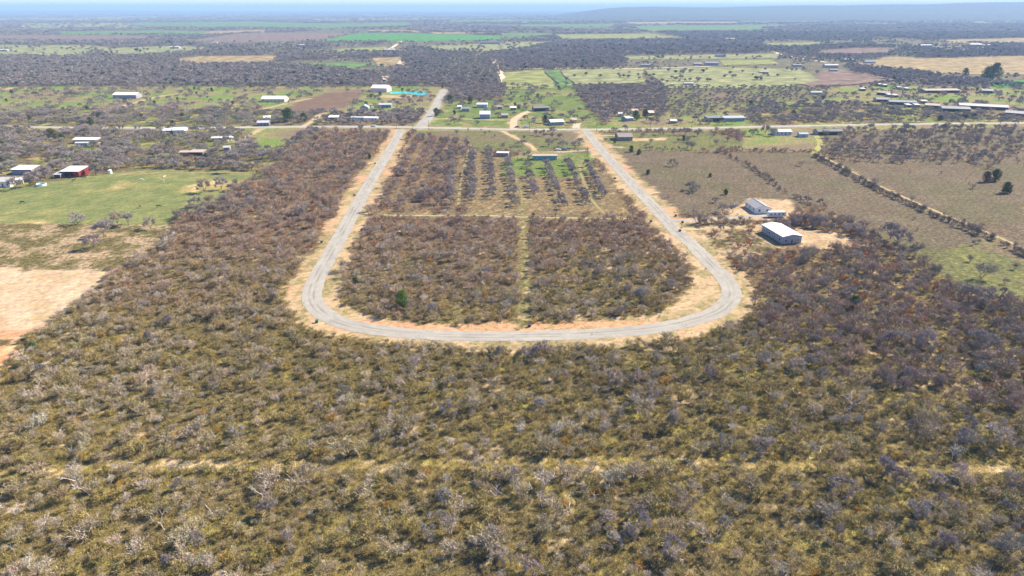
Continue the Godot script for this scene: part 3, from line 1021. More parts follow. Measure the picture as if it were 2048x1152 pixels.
func land() -> void:
	zone.resize(NX * NZ)
	add_zone("scrub_ground", "olive yellow scrub floor with sandy patches round the road loop", "scrub")
	# north of the valley road
	area(PackedVector2Array([Vector2(-859.1, -994.5), Vector2(860.5, -994.5), Vector2(538.7, -607.2), Vector2(-537.8, -607.2)]), "valley_grass", "mixed pale grass and brush ground north of the valley road", "grass")
	area(PackedVector2Array([Vector2(-664.8, -760.4), Vector2(-432.9, -748.5), Vector2(-248.3, -748.5), Vector2(-192.5, -718.4), Vector2(-175.9, -634.7), Vector2(-560.6, -634.7)]), "brush_ground", "brown ground under the grey brush along the valley road", "wood")
	area(PackedVector2Array([Vector2(-237.8, -897.1), Vector2(-190.3, -913.9), Vector2(-181.4, -760.4), Vector2(-221.3, -711.2), Vector2(-247.1, -744.6)]), "paddock", "brown mauve paddock beside the white roofed house", "plough")
	area(PackedVector2Array([Vector2(-187.4, -718.4), Vector2(-91.3, -733.1), Vector2(-88.9, -634.7), Vector2(-175.9, -634.7)]), "brush_ground", "brown ground of the brush west of the north road", "thicket")
	area(PackedVector2Array([Vector2(-171.6, -835.2), Vector2(-141.6, -891.6), Vector2(-98.0, -886.2), Vector2(-92.0, -748.5), Vector2(-173.4, -748.5), Vector2(-174.1, -798.3)]), "lawn", "green lawn below the turquoise pond", "grass")
	area(PackedVector2Array([Vector2(-159.0, -875.5), Vector2(-118.6, -870.3), Vector2(-117.7, -844.9), Vector2(-159.4, -849.9)]), "sand_strip", "pale sand strip below the turquoise pond", "dirt")
	area(PackedVector2Array([Vector2(-79.4, -772.6), Vector2(-8.5, -849.9), Vector2(-6.3, -626.2), Vector2(-70.8, -629.0)]), "lawn", "green yards east of the north road", "lawn")
	area(PackedVector2Array([Vector2(-96.8, -1066.4), Vector2(-9.8, -994.5), Vector2(-8.4, -844.9), Vector2(-76.6, -802.8)]), "wood_ground", "brown floor of the wood east of the north road", "thicket")
	area(PackedVector2Array([Vector2(-9.8, -994.5), Vector2(84.9, -994.5), Vector2(80.6, -802.8), Vector2(83.8, -623.5), Vector2(-6.3, -620.7)]), "lawn", "bright green meadow above the road junction", "lawn")
	area(PackedVector2Array([Vector2(84.9, -994.5), Vector2(214.8, -994.5), Vector2(181.6, -781.0), Vector2(156.0, -711.2), Vector2(111.7, -722.0), Vector2(85.2, -634.7), Vector2(81.6, -772.6)]), "wood_ground", "brown floor of the wood above the junction", "thicket")
	area(PackedVector2Array([Vector2(83.8, -623.5), Vector2(110.1, -711.2), Vector2(154.6, -704.2), Vector2(185.6, -687.2), Vector2(170.8, -629.0)]), "yard", "tan and green yards of the roadside houses", "grass")
	area(PackedVector2Array([Vector2(214.8, -994.5), Vector2(404.3, -994.5), Vector2(396.1, -849.9), Vector2(265.2, -781.0), Vector2(227.1, -764.4), Vector2(185.6, -687.2), Vector2(161.1, -711.2)]), "brush_ground", "yellow green brush ground east of the wood", "meadow")
	area(PackedVector2Array([Vector2(229.4, -772.6), Vector2(306.5, -802.8), Vector2(398.0, -802.8), Vector2(613.5, -697.3), Vector2(576.2, -652.3), Vector2(227.2, -634.7), Vector2(233.9, -683.9)]), "wood_ground", "green brown floor of the wood along the road", "wood")
	# between the valley road and the scrub
	area(PackedVector2Array([Vector2(-546.7, -618.0), Vector2(-164.3, -607.2), Vector2(-167.3, -541.0), Vector2(-162.3, -443.7), Vector2(-173.7, -448.2), Vector2(-255.8, -446.7), Vector2(-280.9, -422.6), Vector2(-305.8, -399.5), Vector2(-349.1, -379.8)]), "wood_ground", "green and brown floor of the farm wood", "wood")
	area(PackedVector2Array([Vector2(-164.3, -607.2), Vector2(-102.8, -607.2), Vector2(-100.5, -520.5), Vector2(-91.2, -374.3), Vector2(-91.4, -310.2), Vector2(-114.2, -322.2), Vector2(-143.9, -342.3), Vector2(-166.9, -353.7), Vector2(-168.2, -406.9), Vector2(-162.3, -443.7), Vector2(-167.3, -541.0)]), "thicket_ground", "rusty brown thicket floor beside the loop road", "thicket")
	var pasture := area(PackedVector2Array([Vector2(-304.8, -326.4), Vector2(-351.9, -383.1), Vector2(-305.8, -399.5), Vector2(-292.7, -406.9), Vector2(-280.9, -422.6), Vector2(-269.9, -436.4), Vector2(-255.8, -446.7), Vector2(-231.5, -451.2), Vector2(-201.5, -451.2), Vector2(-173.7, -448.2), Vector2(-160.5, -436.4), Vector2(-168.2, -406.9), Vector2(-167.2, -374.3), Vector2(-170.3, -361.7), Vector2(-171.2, -342.3), Vector2(-171.2, -325.6), Vector2(-206.2, -328.1), Vector2(-231.7, -329.0)]), "pasture", "green and tan horse pasture at the farm", "green")
	area(PackedVector2Array([Vector2(-304.8, -326.4), Vector2(-231.7, -329.0), Vector2(-171.2, -325.6), Vector2(-164.6, -316.5), Vector2(-163.4, -291.9), Vector2(-164.2, -263.3), Vector2(-191.3, -264.5), Vector2(-254.4, -265.7)]), "sandy_scrubland", "sandy scrubland with dry tufts below the horse pasture", "sandscrub")
	area(PackedVector2Array([Vector2(-254.4, -265.7), Vector2(-191.3, -264.5), Vector2(-163.9, -262.7), Vector2(-160.3, -239.2), Vector2(-159.1, -218.7), Vector2(-160.6, -204.7), Vector2(-160.5, -197.7), Vector2(-196.3, -195.6)]), "bare_field", "pale tan bare field at the scrub's edge", "tan")
	area(PackedVector2Array([Vector2(-196.0, -195.2), Vector2(-159.2, -195.2), Vector2(-155.5, -192.1), Vector2(-153.9, -183.0), Vector2(-158.6, -150.2)]), "bare_field", "orange bare earth below the tan field", "orange")
	area(PackedVector2Array([Vector2(-88.4, -541.0), Vector2(-84.6, -602.0), Vector2(-31.5, -586.8), Vector2(-15.4, -344.2), Vector2(-69.3, -346.0), Vector2(-80.5, -466.9)]), "thicket_ground", "brown thicket floor inside the loop road", "thicket")
	area(PackedVector2Array([Vector2(-85.2, -607.2), Vector2(61.7, -604.6), Vector2(59.4, -520.5), Vector2(-5.2, -510.8), Vector2(-28.2, -520.5), Vector2(-38.5, -563.0), Vector2(-77.7, -581.9)]), "meadow", "dull green meadow south of the valley road", "meadow")
	area(PackedVector2Array([Vector2(-30.1, -520.5), Vector2(-5.0, -487.0), Vector2(59.6, -458.9), Vector2(62.1, -344.2), Vector2(-21.9, -344.2)]), "orchard_ground", "brown orchard floor between the tree rows", "orchard")
	area(PackedVector2Array([Vector2(-6.7, -480.1), Vector2(13.6, -516.6), Vector2(58.1, -508.9), Vector2(54.9, -458.9), Vector2(45.0, -429.4), Vector2(-4.5, -433.6)]), "lawn", "vivid green lawn round the turquoise mobile home", "lawn")
	area(PackedVector2Array([Vector2(69.6, -596.9), Vector2(172.6, -602.0), Vector2(187.8, -541.0), Vector2(148.6, -512.7), Vector2(76.5, -520.5)]), "meadow", "green meadow round the brown roofed house", "meadow")
	area(PackedVector2Array([Vector2(99.8, -570.0), Vector2(127.7, -574.7), Vector2(125.3, -563.0), Vector2(97.6, -556.3)]), "sand_pad", "sandy pad beside the brown roofed house", "dirt")
	area(PackedVector2Array([Vector2(72.7, -520.5), Vector2(104.3, -516.6), Vector2(163.2, -505.1), Vector2(161.4, -403.2), Vector2(165.6, -368.9), Vector2(154.1, -353.7), Vector2(134.0, -374.3), Vector2(108.1, -342.3), Vector2(82.2, -348.9), Vector2(80.0, -429.4)]), "pasture", "brown pasture beside the right leg of the loop road", "brown")
	area(PackedVector2Array([Vector2(164.9, -510.8), Vector2(226.6, -508.9), Vector2(224.1, -487.0), Vector2(219.8, -399.5), Vector2(223.3, -335.1), Vector2(232.9, -239.2), Vector2(212.4, -214.5), Vector2(190.2, -233.0), Vector2(177.5, -241.7), Vector2(172.9, -260.4), Vector2(173.7, -285.1), Vector2(172.3, -335.1), Vector2(166.2, -368.9), Vector2(161.4, -403.2)]), "pasture", "long brown and green pasture between the hedgerows", "brown")
	area(PackedVector2Array([Vector2(227.8, -494.1), Vector2(281.5, -494.1), Vector2(309.4, -480.1), Vector2(317.8, -457.3), Vector2(345.1, -374.3), Vector2(235.0, -241.7), Vector2(226.0, -339.6), Vector2(223.7, -404.4)]), "pasture", "brown pasture beyond the hedged track", "brown")
	area(PackedVector2Array([Vector2(218.0, -634.7), Vector2(270.7, -607.2), Vector2(229.8, -516.6), Vector2(173.6, -520.5)]), "lawn", "green yard of the white roofed house by the road", "grass")
	area(PackedVector2Array([Vector2(270.7, -607.2), Vector2(566.3, -640.5), Vector2(346.9, -376.4), Vector2(319.8, -460.5), Vector2(311.5, -483.6), Vector2(235.4, -505.1)]), "brush_ground", "mauve brush ground south of the valley road", "brown")
	area(PackedVector2Array([Vector2(86.8, -329.0), Vector2(146.1, -333.3), Vector2(170.3, -330.7), Vector2(173.7, -285.1), Vector2(172.9, -260.4), Vector2(176.8, -240.7), Vector2(209.0, -210.5), Vector2(153.4, -143.6), Vector2(98.5, -167.7), Vector2(81.6, -206.6), Vector2(88.1, -232.0), Vector2(92.9, -288.5)]), "dark_scrub_ground", "dark brown scrub floor beyond the loop road's bend", "dark")
	area(PackedVector2Array([Vector2(83.2, -311.8), Vector2(100.8, -316.5), Vector2(123.1, -316.5), Vector2(121.2, -292.6), Vector2(99.5, -274.1), Vector2(92.0, -285.1)]), "sandy_scrubland", "thin sandy scrub between the metal roofed house and the loop", "sandscrub")
	area(PackedVector2Array([Vector2(189.2, -285.1), Vector2(227.5, -306.4), Vector2(226.9, -232.0), Vector2(212.4, -214.5), Vector2(190.2, -233.0), Vector2(177.5, -241.7), Vector2(175.9, -258.7)]), "pasture", "greener corner of the long pasture between the hedgerows", "meadow")
	area(PackedVector2Array([Vector2(135.4, -378.6), Vector2(155.1, -374.3), Vector2(152.2, -348.9), Vector2(137.3, -336.9), Vector2(116.2, -335.1), Vector2(108.1, -342.3)]), "yard", "tan earth yard of the white gabled house", "dirt")
	area(PackedVector2Array([Vector2(139.4, -322.2), Vector2(156.9, -311.8), Vector2(163.0, -294.0), Vector2(131.7, -290.5)]), "yard", "tan earth yard behind the metal roofed house", "dirt")
	area(PackedVector2Array([Vector2(-230.2, -607.2), Vector2(-180.4, -618.0), Vector2(-176.9, -574.7), Vector2(-183.0, -541.0), Vector2(-191.8, -520.5), Vector2(-210.4, -563.0)]), "meadow", "green and tan strip field by the valley road", "grass")

	var loop := smooth_line(PackedVector2Array([Vector2(-98.7, -615.2), Vector2(-92.9, -520.5), Vector2(-89.4, -443.7), Vector2(-85.6, -374.3), Vector2(-82.2, -322.2), Vector2(-79.6, -281.8), Vector2(-78.5, -260.4), Vector2(-76.8, -244.3), Vector2(-73.8, -232.0), Vector2(-68.0, -221.7), Vector2(-59.2, -212.9), Vector2(-47.8, -207.4), Vector2(-32.2, -203.6), Vector2(-15.5, -202.1), Vector2(0.0, -202.1), Vector2(15.9, -202.8), Vector2(30.9, -204.3), Vector2(46.5, -207.4), Vector2(59.5, -212.5), Vector2(72.1, -220.8), Vector2(80.1, -231.1), Vector2(83.9, -241.7), Vector2(85.0, -254.8), Vector2(83.7, -272.3), Vector2(82.3, -295.4), Vector2(79.4, -318.2), Vector2(77.4, -355.7), Vector2(74.3, -400.7), Vector2(71.1, -463.6), Vector2(68.0, -522.5), Vector2(64.9, -615.2)]), 2.6)
	var main_road := smooth_line(PackedVector2Array([Vector2(-615.6, -634.7), Vector2(-465.1, -629.0), Vector2(-357.6, -623.5), Vector2(-281.0, -623.5), Vector2(-192.6, -629.0), Vector2(-119.9, -629.0), Vector2(-64.9, -623.5), Vector2(-1.8, -615.2), Vector2(64.8, -613.9), Vector2(105.2, -616.6), Vector2(169.0, -622.1), Vector2(225.3, -629.0), Vector2(336.1, -641.9), Vector2(481.2, -652.3), Vector2(658.1, -664.6)]), 7.0)
	var verge := add_zone("road_verge", "sandy cleared verge along both sides of the loop road", "verge")
	for k in loop.size() - 1:
		stroke(loop.slice(k, k + 2), 9.2 + 4.5 * mid.get_noise_2d(loop[k].x * 0.8, loop[k].y * 0.8), verge)
	# at the bottom bend the cleared strip is narrower outside
	fill(PackedVector2Array([Vector2(80.8, -322.2), Vector2(84.0, -288.5), Vector2(83.4, -254.8), Vector2(80.2, -236.8), Vector2(67.1, -222.1), Vector2(45.5, -211.3), Vector2(58.2, -226.5), Vector2(71.0, -246.8), Vector2(75.8, -266.2), Vector2(74.4, -306.4)]), verge)
	fill(PackedVector2Array([Vector2(-78.5, -260.4), Vector2(-82.0, -244.3), Vector2(-80.8, -227.4), Vector2(-73.4, -214.5), Vector2(-62.6, -205.8), Vector2(-50.1, -202.1), Vector2(-63.1, -214.5), Vector2(-73.8, -232.0)]), verge)
	var shoulder := add_zone("road_verge", "pale grassy shoulder of the valley road", "grass")
	stroke(main_road, 10.0, shoulder)
	var strip := add_zone("grass_strip", "mown yellow green strip dividing the loop's scrub", "strip")
	stroke(PackedVector2Array([Vector2(3.7, -209.7), Vector2(4.6, -232.0), Vector2(5.0, -252.1), Vector2(4.9, -288.5), Vector2(5.1, -335.1), Vector2(5.1, -374.3), Vector2(4.3, -415.9)]), 2.1, strip)
	var trail := add_zone("trail", "sandy yellow trail crossing the scrub south of the loop", "trail")
	stroke(smooth_line(PackedVector2Array([Vector2(-123.9, -127.6), Vector2(-105.2, -130.6), Vector2(-91.4, -133.3), Vector2(-68.0, -133.6), Vector2(-45.2, -132.7), Vector2(-26.5, -133.5), Vector2(9.0, -134.4), Vector2(44.7, -134.4), Vector2(85.7, -133.1), Vector2(127.7, -130.8)]), 3.0), 1.5, trail)
	stroke(smooth_line(PackedVector2Array([Vector2(11.8, -114.7), Vector2(12.7, -121.0), Vector2(14.4, -127.9)]), 3.0), 0.9, trail)

	var gravel := soil(1.7, 0.86, 1.0, 31, 1, 1, 1, 0.9)
	var grey := lin(0.365, 0.355, 0.32)
	road("loop_road", "pale grey gravel road looping through the scrub", loop, 3.7, 0.05, grey, lin(0.25, 0.235, 0.195), gravel, "road", [-0.15, 0.34])
	road("valley_road", "straight paved road crossing the whole valley", main_road, 4.2, 0.16, lin(0.40, 0.39, 0.36), lin(0.33, 0.32, 0.30), gravel)
	var north_road := smooth_line(PackedVector2Array([Vector2(-84.0, -618.0), Vector2(-82.5, -670.9), Vector2(-82.9, -733.1), Vector2(-85.8, -825.7), Vector2(-89.5, -937.3)]), 5.0)
	stroke(north_road, 8.0, shoulder)
	road("north_road", "gravel road running north from the junction", north_road, 5.0, 0.09, grey, lin(0.3, 0.285, 0.25), gravel)
	var sandy := lin(0.46, 0.36, 0.22)
	var worn := lin(0.29, 0.245, 0.125)
	var ways := [
		["driveway", "grey driveway to the white gabled house", PackedVector2Array([Vector2(76.5, -337.8), Vector2(85.5, -334.2), Vector2(106.8, -337.8), Vector2(123.4, -341.4), Vector2(133.1, -343.2)]), 1.9, grey, grey],
		["driveway", "sandy driveway to the metal roofed house", PackedVector2Array([Vector2(78.9, -321.4), Vector2(87.1, -319.8), Vector2(104.9, -322.2), Vector2(127.0, -322.2)]), 1.9, sandy, worn],
		["track", "sandy track crossing the loop between orchard and scrub", PackedVector2Array([Vector2(-66.8, -344.2), Vector2(-50.5, -343.2), Vector2(-16.7, -343.2), Vector2(4.1, -340.5), Vector2(27.3, -338.7), Vector2(61.1, -337.8)]), 0.9, sandy, worn],
		["track", "yellow track between the thicket and the orchard", PackedVector2Array([Vector2(-32.3, -541.0), Vector2(-32.7, -501.4), Vector2(-32.0, -436.4), Vector2(-29.4, -363.7)]), 0.9, worn, worn],
		["track", "faint sandy track down the orchard", PackedVector2Array([Vector2(46.1, -466.9), Vector2(44.6, -409.5), Vector2(45.6, -368.9), Vector2(48.8, -346.0)]), 0.8, worn, worn],
		["driveway", "sandy lane to the barn on the green", PackedVector2Array([Vector2(-426.1, -733.1), Vector2(-430.1, -789.6), Vector2(-431.1, -860.0), Vector2(-419.8, -886.2)]), 2.4, sandy, sandy],
		["driveway", "sandy lane to the farmyard south of the road", PackedVector2Array([Vector2(-219.4, -551.8), Vector2(-223.0, -586.8), Vector2(-224.2, -618.0)]), 2.6, sandy, worn],
		["driveway", "pale lane to the paddock north of the road", PackedVector2Array([Vector2(-190.6, -631.9), Vector2(-191.1, -670.9), Vector2(-194.9, -707.7), Vector2(-191.5, -718.4)]), 2.6, sandy, sandy],
		["driveway", "long sandy lane to the white roofed house with red gable", PackedVector2Array([Vector2(-269.7, -725.7), Vector2(-262.9, -760.4), Vector2(-253.9, -802.8), Vector2(-241.3, -840.0)]), 2.0, sandy, worn],
		["driveway", "pale lane crossing the meadow to the mobile home", PackedVector2Array([Vector2(-8.8, -607.2), Vector2(-1.7, -586.8), Vector2(6.6, -563.0), Vector2(14.9, -536.8), Vector2(17.4, -518.5)]), 1.7, sandy, sandy],
		["driveway", "grey lane from the loop road to the mobile home", PackedVector2Array([Vector2(65.8, -526.5), Vector2(59.4, -520.5), Vector2(43.7, -514.6), Vector2(31.5, -512.7)]), 1.6, grey, grey],
		["driveway", "pale lane to the brown roofed house", PackedVector2Array([Vector2(67.1, -581.9), Vector2(78.8, -584.4), Vector2(89.9, -584.4)]), 1.6, sandy, sandy],
		["driveway", "short sandy lane east of the loop road", PackedVector2Array([Vector2(70.8, -532.6), Vector2(78.2, -532.6), Vector2(85.9, -532.6)]), 1.6, sandy, sandy],
		["driveway", "pinkish earth lane north of the valley road", PackedVector2Array([Vector2(1.8, -618.0), Vector2(1.4, -646.4), Vector2(2.9, -677.3), Vector2(10.7, -711.2), Vector2(19.9, -733.1)]), 3.2, lin(0.6, 0.42, 0.29), sandy],
		["driveway", "sandy lane across the lawn to the house below the pond", PackedVector2Array([Vector2(-86.7, -729.4), Vector2(-103.3, -744.6), Vector2(-124.4, -760.4), Vector2(-143.6, -776.8), Vector2(-162.7, -789.6)]), 1.9, sandy, sandy],
		["driveway", "sandy lane to the blue grey house", PackedVector2Array([Vector2(-74.0, -677.3), Vector2(-55.8, -680.6), Vector2(-31.0, -674.1), Vector2(-6.8, -670.9)]), 1.7, sandy, sandy],
		["track", "yellow green farm track leaving the road bend", PackedVector2Array([Vector2(222.8, -505.1), Vector2(241.2, -536.8), Vector2(251.4, -563.0), Vector2(261.1, -596.9)]), 2.2, lin(0.33, 0.33, 0.10), sandy],
		["track", "sandy hedged track between the brown pastures", PackedVector2Array([Vector2(226.5, -501.4), Vector2(225.1, -465.2), Vector2(223.5, -406.9), Vector2(224.5, -370.0), Vector2(226.5, -340.5), Vector2(229.1, -312.6), Vector2(230.1, -290.5), Vector2(232.0, -265.7)]), 0.9, sandy, worn],
		["driveway", "pinkish forecourt by the tan roofed house", PackedVector2Array([Vector2(57.4, -620.7), Vector2(59.6, -640.5), Vector2(62.5, -652.3)]), 3.2, lin(0.6, 0.44, 0.33), sandy],
		["track", "pale track along the horse pasture", PackedVector2Array([Vector2(-251.2, -437.9), Vector2(-227.3, -442.2), Vector2(-198.4, -443.7), Vector2(-171.6, -442.2)]), 1.2, worn, worn],
	]
	for w in ways:
		var line := smooth_line(w[2], 3.0)
		road(w[0], w[1], line, w[3], 0.02 + 0.008 * (ways.find(w) % 3), w[4], w[5], gravel, "track")
		stroke(line, w[3] + (2.6 if line[0].y > -360.0 else 0.8), verge if w[0] == "driveway" else strip)
	# nothing grows on the roads
	var bed := add_zone("roadbed", "bare bed under the valley road and the north road", "clear")
	stroke(main_road, 7.0, bed)
	stroke(north_road, 7.0, bed)
	stroke(loop, 3.6, add_zone("roadbed", "compacted bed under the loop road", "verge"))

	var builders := []
	for z in zones: builders.append(MB.new())
	ground_block(-320, 320, -60, -330, 1.25, builders)
	ground_block(-580, 580, -330, -640, 2.5, builders)
	ground_block(-780, 780, -640, -980, 4.0, builders)
	var earth := soil(6.5, 0.58, 1.0, 21, 1.45, 1.45, 1.45, 0.7)
	var smooth := soil(7.5, 0.84, 1.0, 25, 1.12, 1.12, 1.12, 0.86)
	smooth.uv1_scale = Vector3(1.0 / 14.0, 1.0, 1.0 / 5.0)
	for k in zones.size():
		if builders[k].v.size():
			tag(put(zones[k].name, builders[k].done(), smooth if zones[k].type in ["tan", "orange", "dirt", "green", "verge", "clear"] else earth), zones[k].label, "ground", "", "structure")

# ---------------------------------------------------------------- far fields, woods and hills
const FC := 10.0
const FX := -4200.0
const FZ := -980.0
const FNX := 840
const FNZ := 560
var far_zone := PackedByteArray()

